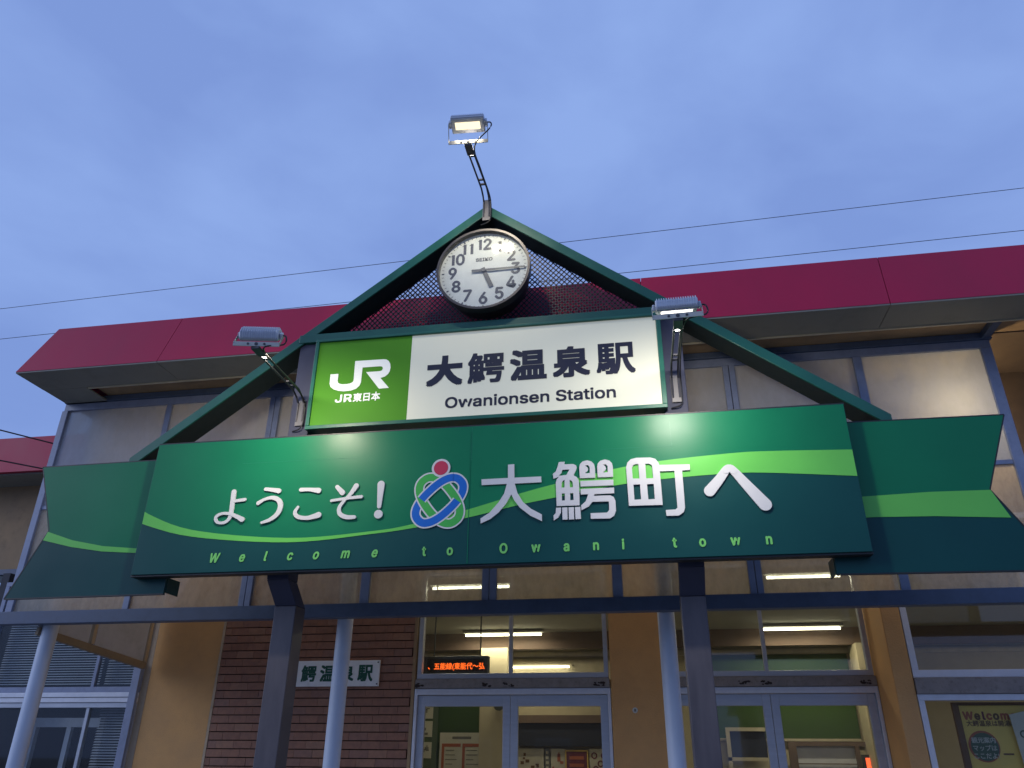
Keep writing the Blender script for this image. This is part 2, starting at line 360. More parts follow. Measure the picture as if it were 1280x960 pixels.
HIRA = {'よ':[([(-2.0291,3.454),(-2.0251,3.3721),(-2.0225,3.2795),(-2.0293,3.2298),(-2.0671,3.1982),(-2.1198,3.2004),(-2.1475,3.2264),(-2.1391,3.256),(-2.0933,3.2742),(-2.0274,3.268),(-1.9618,3.242),(-1.914,3.2168)],[0.0428,0.0395,0.0362,0.0312,0.0247,0.023,0.0263,0.0263,0.023,0.0263,0.0329,0.0411]),([(-2.0115,3.3749),(-1.9201,3.3843)],[0.0247,0.028])],'う':[([(-1.7514,3.4647),(-1.6837,3.4546),(-1.6334,3.4437)],[0.0296,0.0329,0.0411]),([(-1.7973,3.3484),(-1.7415,3.3795),(-1.6735,3.3882),(-1.6212,3.3623),(-1.5999,3.3112),(-1.6183,3.2507),(-1.6715,3.2069),(-1.7414,3.1835)],[0.0329,0.0247,0.0329,0.0395,0.0428,0.0395,0.0312,0.0197])],'こ':[([(-1.4437,3.4448),(-1.3715,3.443),(-1.2914,3.4308)],[0.0329,0.0296,0.0444]),([(-1.4496,3.2996),(-1.4691,3.2559),(-1.4387,3.2202),(-1.3577,3.207),(-1.2662,3.2277)],[0.023,0.0312,0.0329,0.0329,0.0477])],'そ':[([(-1.1362,3.4535),(-1.0869,3.4043)],[0.0329,0.0444]),([(-0.9761,3.4541),(-1.0107,3.3991),(-1.0522,3.348)],[0.0428,0.0329,0.023]),([(-1.1722,3.3402),(-1.0561,3.3531),(-0.9235,3.3619)],[0.0214,0.023,0.0263]),([(-1.0628,3.3369),(-1.0984,3.281),(-1.0876,3.2283),(-1.0315,3.2),(-0.9668,3.1973)],[0.0247,0.0296,0.0345,0.0345,0.0296])],'！':[([(-0.7692,3.4573),(-0.7702,3.2763)],[0.0592,0.0329]),([(-0.7713,3.2133),(-0.7704,3.2125)],[0.0691,0.0691])]}
HE = [([(1.7631,3.2818),(1.8395,3.366),(1.8979,3.4378),(1.9222,3.4491),(1.9475,3.4305),(2.0393,3.3022),(2.1407,3.1615)],[0.0822,0.0691,0.0592,0.0559,0.0592,0.0757,0.0921])]
DAI = [[[(0.0469,3.4574),(0.256,3.458),(0.255,3.567),(0.3046,3.5684),(0.3062,3.4575),(0.5155,3.457),(0.517,3.4105),(0.3095,3.4097),(0.3294,3.3373),(0.3732,3.2608),(0.4356,3.204),(0.5174,3.1567),(0.5188,3.1046),(0.4307,3.1507),(0.3491,3.2176),(0.3054,3.2787),(0.2827,3.3246),(0.2425,3.2519),(0.1851,3.1854),(0.1229,3.1372),(0.0489,3.1052),(0.047,3.1442),(0.117,3.1883),(0.1839,3.2644),(0.2269,3.3322),(0.2486,3.4107),(0.0491,3.4103)]]]
GAKU = [[[(0.6543,3.5659),(0.7,3.5675),(0.6946,3.5463),(0.7653,3.5445),(0.7871,3.5321),(0.7914,3.5146),(0.783,3.4897),(0.7647,3.4543),(0.7882,3.439),(0.8027,3.4132),(0.805,3.3932),(0.8042,3.2151),(0.6313,3.2169),(0.628,3.4019),(0.6361,3.4287),(0.6539,3.4479),(0.6111,3.4339),(0.606,3.4726),(0.6285,3.4897),(0.6418,3.5226)],[(0.6801,3.5022),(0.7361,3.5023),(0.71,3.4591),(0.6617,3.4556),(0.6501,3.4531),(0.6718,3.4773)],[(0.6703,3.3589),(0.6731,3.3997),(0.6821,3.4143),(0.6956,3.4196),(0.6943,3.3598)],[(0.7343,3.3578),(0.734,3.4187),(0.7491,3.4109),(0.7583,3.3955),(0.7582,3.3586)],[(0.6713,3.3133),(0.6951,3.3131),(0.6948,3.2581),(0.672,3.2571)],[(0.7351,3.3122),(0.7598,3.313),(0.7602,3.258),(0.7355,3.2572)]],[[(0.6263,3.2035),(0.6642,3.2028),(0.6625,3.1641),(0.641,3.1265),(0.6076,3.1058),(0.6064,3.1443),(0.6227,3.161)]],[[(0.6727,3.2025),(0.7115,3.2027),(0.7111,3.1092),(0.6735,3.1098)]],[[(0.7209,3.2023),(0.7605,3.2025),(0.7607,3.1091),(0.7214,3.1088)]],[[(0.769,3.2021),(0.8094,3.2023),(0.8111,3.1099),(0.771,3.1096)]],[[(0.8127,3.4278),(0.8106,3.5136),(0.8162,3.5387),(0.8362,3.5601),(0.8721,3.5683),(0.9054,3.5583),(0.9256,3.5348),(0.9302,3.5072),(0.9298,3.4258)],[(0.8544,3.5285),(0.8775,3.5303),(0.8902,3.5124),(0.8904,3.4659),(0.8636,3.4633),(0.8523,3.4679),(0.8689,3.4771),(0.8791,3.4948),(0.873,3.5133)]],[[(0.9489,3.4278),(0.9476,3.5134),(0.9535,3.5384),(0.9735,3.5597),(1.0092,3.5679),(1.0422,3.5579),(1.062,3.5345),(1.0663,3.507),(1.0651,3.4259)],[(0.9912,3.5282),(1.0142,3.53),(1.0267,3.5122),(1.0264,3.4659),(0.9997,3.4633),(0.9885,3.4679),(1.0051,3.477),(1.0154,3.4946),(1.0096,3.5131)]],[[(0.8158,3.4046),(1.0649,3.403),(1.0646,3.3595),(0.8163,3.3608)]],[[(0.8157,3.341),(1.0674,3.3407),(1.067,3.2966),(0.919,3.2967),(0.9137,3.2823),(1.0355,3.2815),(1.0609,3.2676),(1.0724,3.238),(1.0731,3.161),(1.0573,3.1235),(1.0269,3.1039),(0.8846,3.1078),(0.8843,3.1499),(1.0059,3.1495),(1.0226,3.168),(1.0239,3.2354),(0.9007,3.237),(0.8732,3.2034),(0.8179,3.1758),(0.8154,3.2127),(0.8512,3.2432),(0.8719,3.2979),(0.8162,3.2976)]]]
MACHI = [[[(1.1698,3.1941),(1.1658,3.4947),(1.1785,3.5343),(1.2055,3.5601),(1.2486,3.5688),(1.3518,3.5651),(1.3885,3.553),(1.4095,3.5217),(1.4146,3.5024),(1.6387,3.4952),(1.6374,3.4507),(1.5795,3.4498),(1.5749,3.163),(1.5631,3.1305),(1.5268,3.1057),(1.4379,3.1066),(1.4351,3.1511),(1.5038,3.1519),(1.5211,3.1644),(1.5224,3.4499),(1.4154,3.4515),(1.4165,3.1909)],[(1.2103,3.4046),(1.21,3.4923),(1.2215,3.5128),(1.2407,3.5188),(1.2595,3.5188),(1.2604,3.4021)],[(1.3106,3.4005),(1.3111,3.518),(1.3391,3.5165),(1.3588,3.5044),(1.3613,3.4872),(1.3624,3.3999)],[(1.2129,3.3562),(1.2613,3.3577),(1.2619,3.24),(1.2131,3.2393)],[(1.313,3.3552),(1.3629,3.3557),(1.3627,3.2383),(1.315,3.2376)]]]
JR = [[[(-1.1473,4.6536),(-0.8844,4.6508),(-0.86,4.6458),(-0.8382,4.6307),(-0.8223,4.6034),(-0.8159,4.566),(-0.8198,4.5296),(-0.8345,4.5015),(-0.8599,4.4801),(-0.8997,4.4686),(-0.8149,4.3675),(-0.9044,4.3655),(-1.0355,4.5355),(-0.9088,4.5351),(-0.8916,4.5411),(-0.8837,4.5603),(-0.8921,4.5794),(-0.9131,4.5848),(-1.0733,4.585),(-1.0743,4.4396),(-1.0848,4.4077),(-1.1128,4.3809),(-1.1592,4.3662),(-1.2204,4.3635),(-1.2763,4.3726),(-1.3197,4.3903),(-1.3502,4.4151),(-1.3622,4.4467),(-1.3646,4.5389),(-1.2915,4.5384),(-1.2908,4.4706),(-1.2852,4.4519),(-1.2687,4.4397),(-1.2417,4.4326),(-1.2072,4.4314),(-1.1732,4.4354),(-1.1504,4.4468),(-1.1431,4.4631)]]]
EM_HEAD = [(-0.2884,3.5732),(-0.227,3.5699),(-0.2087,3.569)]
EM = [(-0.287,3.3007),(-0.0989,3.4802),(-0.4676,3.1338),(-0.281,3.3815),(-0.2173,3.3076),(-0.2787,3.2351),(-0.358,3.314)]
LATIN = [('W',-2.097,2.925),('e',-1.866,2.911),('l',-1.669,2.926),('c',-1.464,2.911),('o',-1.251,2.916),('m',-1.012,2.911),('e',-0.776,2.916),('t',-0.386,2.93),('o',-0.185,2.923),('O',0.226,2.933),('w',0.47,2.919),('a',0.697,2.923),('n',0.914,2.918),('i',1.111,2.928),('t',1.479,2.924),('o',1.675,2.917),('w',1.904,2.917),('n',2.134,2.917)]
SIGN = {'大':[-0.488,4.349,-0.166,4.644],'鰐':[-0.124,4.345,0.193,4.643],'温':[0.241,4.357,0.556,4.639],'泉':[0.606,4.351,0.92,4.64],'駅':[0.971,4.351,1.292,4.644]}
OWS = [-0.309,4.141,1.118,4.238]
JRE = [-1.294,4.261,-0.887,4.333]
ST = [(-2.815,3.3218),(-2.3471,3.1514),(-1.5048,3.0545),(-0.8151,3.0826),(-0.4833,3.1265),(-0.0562,3.2226),(0.3488,3.3316),(0.6217,3.3952),(1.0832,3.4936),(1.4378,3.5388),(1.9271,3.5691),(2.2164,3.5716),(2.8108,3.5499)]
SB = [(-2.8124,3.2198),(-2.3355,3.095),(-1.4997,3.0193),(-0.813,3.0605),(-0.4813,3.0949),(-0.0541,3.1594),(0.3491,3.2428),(0.6198,3.2872),(1.0764,3.3601),(1.4266,3.3931),(1.9094,3.4122),(2.194,3.4036),(2.8077,3.3473)]
# ================================================================== GROUND
tag(MB().box(-400, 400, -400, 400, -.3, 0).build('ground', M['asphalt']), kind='structure')
tag(MB().box(-7.5, 9, .9, 2.598, .004, .14).build('pavement', M['kerb'], bevel=.01), kind='structure')

# ================================================================== STATION BUILDING
YF = 2.6
B = thing('station_building', (0, YF, 0), 'ochre station building with a red eave behind the green sign gate', 'building')
def part(name, m, *a, parent=None, bevel=0): return MB().box(*a).build(name, m, parent or B, bevel=bevel)
# pillars and upper walls
p1 = MB().box(-4.19, -3.402, YF, 2.9, .14, 3.36).build('pillar', M['stucco'], B, bevel=.008)
part('pillar', M['stucco'], .845, 1.378, YF - .02, 2.9, .14, 3.36, bevel=.008)
part('pillar', M['stucco'], 3.338, 3.50, 2.05, 2.9, .14, 3.6, bevel=.008)
part('render_strip', M['stucco_trim'], -4.29, -4.192, YF + .004, 2.9, .14, 3.36)
part('upper_wall', M['cream'], -4.95, 3.336, YF + .01, 2.9, 3.362, 5.2)
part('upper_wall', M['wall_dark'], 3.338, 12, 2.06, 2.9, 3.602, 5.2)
part('side_wall', M['stucco'], -4.95, -4.80, 2.902, 14, 3.5, 5.2)
# tiled wall: rows of narrow brown tiles, one object each
TW = MB().box(-3.398, -1.165, YF + .035, 2.9, .14, 3.36).build('tile_wall', M['joint'], B)
part('edge_strip', M['stucco_trim'], -3.40, -3.372, YF - .012, YF + .034, .14, 3.36)
part('edge_strip', M['eave_brown'], -1.200, -1.168, YF - .012, YF + .034, .14, 3.36)
rowh, tw = .0805, .198
proto = None
lower, upper_m = [MB() for _ in range(4)], None
nrow = int((3.36 - .15) / rowh)
cnt = 0
tile_me = {}
def tile_mesh(wd, mi):
    k = (round(wd, 4), mi)
    if k not in tile_me:
        h = rowh - .0095
        t = MB(); e = .003
        t.hexa([(-wd / 2, -.012, -h / 2), (wd / 2, -.012, -h / 2), (wd / 2, .03, -h / 2), (-wd / 2, .03, -h / 2)],
               [(-wd / 2, -.012, h / 2), (wd / 2, -.012, h / 2), (wd / 2, .03, h / 2), (-wd / 2, .03, h / 2)])
        me = bpy.data.meshes.new('tile'); me.from_pydata(t.v, [], t.f); me.materials.append(M['tile'][mi]); tile_me[k] = me
    return tile_me[k]
for r in range(nrow):
    z = 3.345 - rowh * (r + .5)
    x = -3.370 - (r % 2) * tw * .5 - (r % 3) * .02
    while x < -1.202:
        a, b = max(x, -3.370), min(x + tw - .003, -1.202)
        x += tw
        if b - a < .015: continue
        mi = random.choice((0, 0, 0, 1, 2, 3))
        if z > 1.33 and cnt < 298:
            o = bpy.data.objects.new('tile', tile_mesh(round(b - a, 3), mi)); COL.objects.link(o); o.parent = TW
            WORLD[o] = Vector(((a + b) / 2, YF + .004 + random.uniform(-.0015, .0015), z)); o.location = WORLD[o] - WORLD[TW]; cnt += 1
        else:
            lower[mi].box(a, b, YF - .008, YF + .034, z - rowh / 2 + .005, z + rowh / 2 - .005)
lw = MB(); mats = []
for i, mb in enumerate(lower):
    if mb.v: lw.mi = len(mats); lw.add(mb.v, mb.f); mats.append(M['tile'][i])
if lw.v: tag(lw.build('lower_tiles', mats, TW), kind='stuff')

def window_unit(name, x0, x1, z0, z1, y, mull, fr, gl=M['pane'], w=.045, dep=.07, parent=B, label=None):
    f = MB()
    f.box(x0, x1, y, y + dep, z0, z0 + w * 1.15).box(x0, x1, y, y + dep, z1 - w, z1)
    f.box(x0, x0 + w, y, y + dep, z0 + w * 1.15, z1 - w).box(x1 - w, x1, y, y + dep, z0 + w * 1.15, z1 - w)
    o = f.build(name, fr, parent, bevel=.003)
    xs = [x0 + w] + list(mull) + [x1 - w]
    for mx in mull: MB().box(mx - .019, mx + .019, y + .012, y + dep - .008, z0 + w * 1.15, z1 - w).build('mullion', fr, o, bevel=.003)
    for a, b in zip(xs[:-1], xs[1:]):
        a2 = a + (.019 if a in mull else 0); b2 = b - (.019 if b in mull else 0)
        MB().box(a2, b2, y + .034, y + .040, z0 + w * 1.15, z1 - w).build('pane', gl, o)
    if label: o['label'] = label
    return o
def door_unit(x0, x1, mid, y=YF):
    # header between transom and doors, with rust flakes
    h = part('door_header', M['header'], x0 + .005, x1 - .005, y - .03, y + .2, 2.143, 2.232, bevel=.004)
    for fx in (x0 + .05, x0 + .38 * (x1 - x0), x0 + .49 * (x1 - x0), x1 - .1):
        fl = MB(); rr = random.Random(int(fx * 1000))
        for k in range(9):
            cx, cz, s = fx + rr.uniform(-.05, .05), 2.175 + rr.uniform(-.016, .016), rr.uniform(.006, .02)
            n = 7; P = [(cx + s * rr.uniform(.6, 1.3) * math.cos(j * 2 * math.pi / n), cz + .6 * s * rr.uniform(.6, 1.3) * math.sin(j * 2 * math.pi / n)) for j in range(n)]
            fl.plate([P], y - .0325 - k * .0002, y - .03)
        fl.build('rust_flake', M['rust'], h)
    window_unit('transom_window', x0 + .012, x1 - .012, 2.236, 3.33, y, [mid], M['alu'])
    dfm = MB().box(x0, x0 + .03, y - .012, y + .1, .14, 2.14).box(x1 - .03, x1, y - .012, y + .1, .14, 2.14).box(x0 + .03, x1 - .03, y - .012, y + .1, 2.082, 2.14)
    dfm.build('door_frame', M['alu_white'], B, bevel=.003)
    for a, b, dy in ((x0 + .032, mid - .002, .02), (mid + .002, x1 - .032, .02)):
        d = MB()
        d.box(a, a + .075, y + dy, y + dy + .045, .15, 2.078).box(b - .075, b, y + dy, y + dy + .045, .15, 2.078)
        d.box(a + .075, b - .075, y + dy + .001, y + dy + .044, 1.975, 2.078).box(a + .075, b - .075, y + dy + .001, y + dy + .044, .15, .33)
        dd = d.build('sliding_door', M['alu'], B, bevel=.003)
        MB().box(a + .075, b - .075, y + dy + .02, y + dy + .026, .33, 1.975).build('pane', M['pane'], dd)
        MB().box(b - .055 if a < mid - .5 else a + .03, b - .03 if a < mid - .5 else a + .055, y + dy - .02, y + dy, .95, 1.25).build('handle', M['alu_white'], dd)
    part('wall_above', M['cream'], x0, x1, y + .012, y + .2, 3.332, 3.361)
door_unit(-1.160, .838, -.168)
door_unit(1.380, 3.334, 2.352)
MB().disc(1.068, 1.934, YF - .024, YF - .019, .027, 8).build('wall_sticker', M['paper'], B)
MB().box(1.058, 1.078, YF - .0252, YF - .024, 1.922, 1.946).build('sticker_print', M['print_grey'], B)
# right bay (proud of the doors)
window_unit('shop_window', 3.505, 9.2, 2.165, 3.6, 2.05, [4.60, 5.9, 7.4], M['alu_white'], w=.055)
part('window_header', M['header'], 3.505, 9.2, 2.035, 2.2, 2.032, 2.163, bevel=.004)
window_unit('shop_window', 3.505, 9.2, .45, 2.030, 2.05, [5.4, 7.3], M['alu_white'], w=.05)
part('sill_wall', M['stucco'], 3.505, 9.2, 2.06, 2.2, .14, .448)
# left bay
lb = window_unit('bay_window', -6.3, -4.27, 2.125, 3.36, YF - .02, [-4.86], M['lav_steel'], w=.05)
part('transom_bar', M['alu_white'], -6.3, -4.275, YF - .045, YF + .05, 2.075, 2.123, bevel=.004)
part('transom_bar', M['alu_white'], -6.3, -4.275, YF - .035, YF + .05, 2.022, 2.072, bevel=.004)
window_unit('bay_window', -6.3, -4.27, .5, 2.02, YF - .02, [-4.846], M['alu'], w=.05)
part('corner_post', M['lav_steel'], -4.36, -4.272, YF - .06, YF - .021, .5, 2.42, bevel=.004)
part('sill_wall', M['stucco'], -6.3, -4.292, YF - .02, 2.9, .14, .498)
# dark inner frame behind the left bay
fr = MB().box(-6.1, -5.02, 3.30, 3.36, 1.80, 1.90).box(-5.10, -5.02, 3.30, 3.36, .2, 1.80).box(-6.1, -6.0, 3.30, 3.36, .2, 1.80).box(-5.60, -5.54, 3.305, 3.355, .2, 1.80)
fr.build('inner_window_frame', M['alu_white'], B)
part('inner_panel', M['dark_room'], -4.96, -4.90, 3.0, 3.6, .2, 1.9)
# interior shells
part('room_floor', M['room_floor'], -3.3, 9.2, 2.91, 8.7, 0, .14)
part('room_ceiling', M['room_ceiling'], -3.3, 9.2, 2.91, 8.7, 3.47, 3.55)
part('back_wall', M['room_wall'], -3.3, 9.2, 8.62, 8.75, .14, 3.47)
part('room_side_wall', M['room_wall'], -3.42, -3.302, 2.91, 8.75, .14, 3.47)
part('room_side_wall', M['room_wall'], 9.2, 9.3, 2.25, 8.75, .14, 3.6)
part('ceiling_beam', M['room_brown'], -3.3, 9.2, 8.1, 8.25, 3.2, 3.468)
part('wall_trim', M['trim'], -3.3, 9.2, 8.56, 8.618, 3.12, 3.2)
part('green_wall_panel', M['room_green'], 2.2, 4.45, 8.57, 8.618, 1.83, 3.11)
part('wall_trim', M['trim'], 2.2, 4.45, 8.55, 8.618, 1.79, 1.828)
part('green_wall_panel', M['room_green'], -2.50, -1.62, 8.57, 8.618, 1.2, 2.6)
part('brown_wall_band', M['room_brown'], -1.06, .45, 8.40, 8.618, 2.05, 2.17)
part('navy_wall_band', M['room_navy'], -1.06, .45, 8.45, 8.618, 1.70, 2.048)
part('ceiling_panel', M['trim'], -1.5, .9, 8.50, 8.559, 2.72, 3.08, bevel=.03)
part('room_column', M['room_wall'], -1.60, -1.14, 7.9, 8.4, .14, 3.2)
part('room_column', M['room_wall'], 4.46, 4.9, 7.9, 8.4, .14, 3.2)
wf = MB().box(2.36, 2.98, 8.40, 8.45, 1.93, 1.985).box(2.36, 2.42, 8.40, 8.45, 1.2, 1.93).box(2.36, 2.98, 8.40, 8.45, 1.50, 1.55)
wo = wf.build('counter_window', M['trim'], B); MB().box(2.42, 2.98, 8.46, 8.47, 1.55, 1.93).build('pane', M['room_navy'], wo)
wf = MB().box(3.30, 4.60, 8.38, 8.45, 1.72, 1.78).box(3.30, 3.42, 8.38, 8.45, .9, 1.72).box(4.30, 4.36, 8.38, 8.45, .9, 1.72).box(3.42, 4.3, 8.39, 8.44, 1.46, 1.475)
wo = wf.build('ticket_window', M['room_brown'], B); MB().box(3.42, 4.3, 8.46, 8.47, .9, 1.72).build('pane', M['blind'], wo)
# dark room behind the left bay
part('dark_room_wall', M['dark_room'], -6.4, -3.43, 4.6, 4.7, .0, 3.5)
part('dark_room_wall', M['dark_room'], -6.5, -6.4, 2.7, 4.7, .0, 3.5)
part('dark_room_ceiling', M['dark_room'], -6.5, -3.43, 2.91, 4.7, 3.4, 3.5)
# eave: red sloped fascia in sheets, grey soffit strip, brown board ceiling
ZB, ZT, YB, YT = 5.0, 5.59, .42, .60
XL = -4.92
joints = [XL, -3.35, -.9, 1.35, 3.46, 6.0, 12.0]
for i, (a, b) in enumerate(zip(joints[:-1], joints[1:])):
    a2 = a + (.003 if i else 0); b2 = b - .003
    at, bt = (a + .18 if i == 0 else a2 + .05), b2 + .05
    if i == len(joints) - 2: bt = b2
    MB().hexa([(a2, YB, ZB), (b2, YB, ZB), (b2, YB + .05, ZB), (a2 + (.05 if i == 0 else 0), YB + .05, ZB)],
              [(at, YT, ZT), (bt, YT, ZT), (bt, YT + .05, ZT), (at + (.05 if i == 0 else 0), YT + .05, ZT)]).build('fascia_sheet', M['red'], B)
MB().hexa([(XL + .06, YB + .052, ZB + .004), (11.99, YB + .052, ZB + .004), (11.99, YB + .058, ZB + .004), (XL + .06, YB + .058, ZB + .004)],
          [(XL + .24, YT + .052, ZT - .004), (11.99, YT + .052, ZT - .004), (11.99, YT + .058, ZT - .004), (XL + .24, YT + .058, ZT - .004)]).build('fascia_backing', M['soffit'], B)
MB().hexa([(XL, YB, ZB), (XL + .05, YB + .05, ZB), (XL + .05, 14, ZB), (XL, 14, ZB)], [(XL + .18, YT, ZT), (XL + .23, YT + .05, ZT), (XL + .23, 14, ZT), (XL + .18, 14, ZT)]).build('side_fascia', M['red'], B)
for a, b in zip(joints[:-1], joints[1:]):
    part('soffit_sheet', M['soffit'], a + .003, b - .003, YB + .004, .83, 4.985, 5.0)
part('soffit_edge', M['trim'], -4.40, 12, .832, .85, 4.975, 5.05)
part('soffit_sheet', M['soffit'], XL + .005, -4.42, .834, 13.9, 4.985, 5.0)
part('porch_ceiling', M['eave_brown'], -4.418, 12, .852, 1.19, 5.052, 5.12)
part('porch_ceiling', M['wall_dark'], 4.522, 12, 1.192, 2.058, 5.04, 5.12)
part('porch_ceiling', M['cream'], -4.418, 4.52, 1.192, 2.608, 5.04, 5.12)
part('roof_deck', M['soffit'], XL + .25, 12, YT + .06, 14, 5.45, 5.52)

# ================================================================== SIDE WING (far left)
WG = thing('side_wing', (-8, 3.1, 0), 'low wing with its own red eave at the left edge behind the station', 'building')
MB().hexa([(-14, 2.6, 4.79), (-4.97, 2.6, 4.79), (-4.97, 2.66, 4.79), (-14, 2.66, 4.79)], [(-14, 2.72, 5.32), (-4.97, 2.72, 5.32), (-4.97, 2.78, 5.32), (-14, 2.78, 5.32)]).build('fascia_sheet', M['red'], WG)
MB().box(-14, -4.97, 2.662, 3.1, 4.77, 4.79).build('soffit_sheet', M['soffit'], WG)
MB().box(-14, -4.97, 3.1, 3.3, 3.64, 4.768).build('wall', M['eave_brown'], WG)
MB().box(-14, -6.52, 3.1, 3.3, .0, .6).build('wall', M['stucco'], WG)
f = window_unit('wing_window', -14, -6.52, .6, 3.638, 3.06, [-7.15, -9.5, -12], M['blue_steel'], w=.07, parent=WG)
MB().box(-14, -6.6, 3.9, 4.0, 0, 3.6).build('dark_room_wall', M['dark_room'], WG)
MB().box(-14, -4.97, 3.32, 14, 5.2, 5.3).build('roof_deck', M['soffit'], WG)

# blinds in the left bay (many thin slats: one mesh each)
def blind(x0, x1, z0, z1, y, label):
    m = MB(); z = z1
    while z > z0:
        m.add([(x0, y, z), (x1, y, z), (x1, y + .022, z + .012), (x0, y + .022, z + .012)], [(0, 1, 2, 3)]); z -= .027
    o = m.build('window_blind', M['blind'])
    tag(o, label, 'blind'); return o
blind(-6.2, -4.88, 2.20, 3.3, 2.72, 'pale slatted blind in the wide upper left bay pane')
blind(-4.82, -4.34, 2.20, 3.3, 2.72, 'pale slatted blind in the narrow upper left bay pane')
blind(-4.80, -4.34, .6, 1.98, 2.74, 'pale slatted blind in the lower left bay pane beside the ochre pillar')

# ================================================================== GLASS SCREEN under the eave
YS = 1.2
GS = thing('glass_screen', (-.2, YS, 2.62), 'blue steel framed glass wind screen hanging under the red eave', 'glass screen')
XR = 4.50; XLS = -4.93
MB().box(XLS, XR + .02, YS - .035, YS + .06, 4.985, 5.048).build('top_beam', M['blue_steel'], GS, bevel=.004)
MB().box(XLS, XR, YS - .01, YS + .05, 4.905, 4.983).build('top_rail', M['lav_steel'], GS, bevel=.003)
MB().box(XLS - .06, 9, YS - .05, YS + .06, 2.632, 2.752).build('bottom_beam', M['blue_steel'], GS, bevel=.005)
MB().box(XLS - .02, XLS + .05, YS - .012, YS + .05, 2.754, 4.904).build('end_post', M['lav_steel'], GS, bevel=.003)
MB().box(XR - .09, XR, YS - .012, YS + .05, 2.754, 4.904).build('end_post', M['lav_steel'], GS, bevel=.003)
mull = [(-3.69, -3.63, 0), (-2.50, -2.385, 1), (-1.32, -1.235, 0), (-.185, -.055, 1), (.968, 1.055, 0), (2.115, 2.225, 1), (3.30, 3.375, 0)]
edges = [XLS + .05]
for a, b, dbl in mull:
    if dbl:
        c = (a + b) / 2
        MB().box(a, c - .003, YS - .012, YS + .05, 2.754, 4.904).build('mullion', M['lav_steel'], GS, bevel=.003)
        MB().box(c + .003, b, YS - .012, YS + .05, 2.754, 4.904).build('mullion', M['lav_steel'], GS, bevel=.003)
    else: MB().box(a, b, YS - .008, YS + .046, 2.754, 4.904).build('mullion', M['lav_steel'], GS, bevel=.003)
    edges += [a, b]
edges.append(XR - .09)
for i in range(0, len(edges), 2):
    a, b = edges[i], edges[i + 1]
    MB().box(a, b, YS + .004, YS + .036, 3.79, 3.83).build('mid_rail', M['lav_steel'], GS, bevel=.003)
    MB().box(a, b, YS + .016, YS + .022, 2.754, 3.789).build('pane', M['dusty'], GS)
    MB().box(a, b, YS + .016, YS + .022, 3.831, 4.904).build('pane', M['fog'], GS)
MB().box(4.43, 4.50, YS - .03, .87, 4.99, 5.05).build('beam_bracket', M['blue_steel'], GS)
# splayed left return with its sloping bottom brace
A0, A1 = Vector((-4.60, YS + .07, 2.585)), Vector((-4.215, 2.50, 2.385))
MB().bar(A0, A1, .05, .07).build('side_brace', M['wood'], GS, bevel=.004)
d = (A1 - A0); nrm = Vector((d.y, -d.x, 0)).normalized() * .012
def lerp(t, z): return Vector((A0.x + d.x * t, A0.y + d.y * t, z if z else A0.z + d.z * t + .038))
for t0, t1 in ((.0, .43), (.49, .97)):
    q = [lerp(t0, None), lerp(t1, None), lerp(t1, 5.03), lerp(t0, 5.03)]
    MB().add([p + nrm for p in q] + [p - nrm for p in q], [(0, 1, 2, 3), (7, 6, 5, 4), (0, 4, 5, 1), (1, 5, 6, 2), (2, 6, 7, 3), (3, 7, 4, 0)]).build('side_panel', M['side_panel'], GS)
for t in (.46, .985):
    q = lerp(t, None); MB().bar((q.x, q.y, q.z + .002), (q.x, q.y, 5.03), .05, .05, up=(0, 1, 0)).build('side_mullion', M['cream'], GS)

# round white posts behind the screen
for px_, lab in ((-4.52, 'white round post at the left end under the glass screen'), (-1.49, 'white round post in front of the brown tiled wall'), (1.405, 'white round post beside the right gate post')):
    o = MB().tube([(px_, 1.34, .14), (px_, 1.34, 5.035)], .072, 24).build('support_post', M['pole'], smooth=True)
    tag(o, lab, 'post', 'white round posts under the eave')
    fl_ = MB().tube([(px_, 1.34, .142), (px_, 1.34, .165)], .13, 20).build('base_flange', M['pole'], o)

# ================================================================== GATE FRAME
G = thing('sign_gate', (0, .3, 0), 'dark green gabled steel frame on two bronze posts carrying the signs', 'sign frame')
SL = .755; ZA = 6.26
def raft(sg):
    e = 3.17
    P = [(0, ZA), (sg * e, ZA - SL * e), (sg * e, ZA - SL * e - .105), (0, ZA - .105)]
    if sg > 0: P = P[::-1]
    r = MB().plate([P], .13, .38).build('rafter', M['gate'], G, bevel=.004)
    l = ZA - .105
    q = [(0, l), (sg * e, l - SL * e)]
    MB().add([(a, y_, z_ - dz) for dz in (.0015, .003) for (a, z_) in q for y_ in (.142, .372)], [(0, 1, 3, 2), (4, 6, 7, 5), (0, 2, 6, 4), (1, 5, 7, 3)]).build('rafter_shade', M['gate_shade'], r)  # dark sheet on the solid rafter, its underside shade put into the colour
    return r
raft(-1); raft(1)
MB().box(-1.72, 1.72, .125, .30, 4.895, 4.978).build('tie_beam', M['gate'], G, bevel=.004)
for sx0, sx1 in ((-1.715, -1.535), (1.50, 1.685)):
    MB().box(sx0, sx1, .155, .34, 2.77, 4.893).build('upper_post', M['post_up'], G, bevel=.006)
    MB().hexa([(sx0, .36, 2.60), (sx1, .36, 2.60), (sx1, .55, 2.60), (sx0, .55, 2.60)], [(sx0, .157, 2.768), (sx1, .157, 2.768), (sx1, .338, 2.768), (sx0, .338, 2.768)]).build('elbow', M['post_up'], G, bevel=.004)
    MB().box(sx0, sx1, .36, .55, .02, 2.598).build('post', M['post'], G, bevel=.006)
    MB().box(sx0 - .06, sx1 + .06, .30, .61, .004, .019).build('base_plate', M['post'], G)
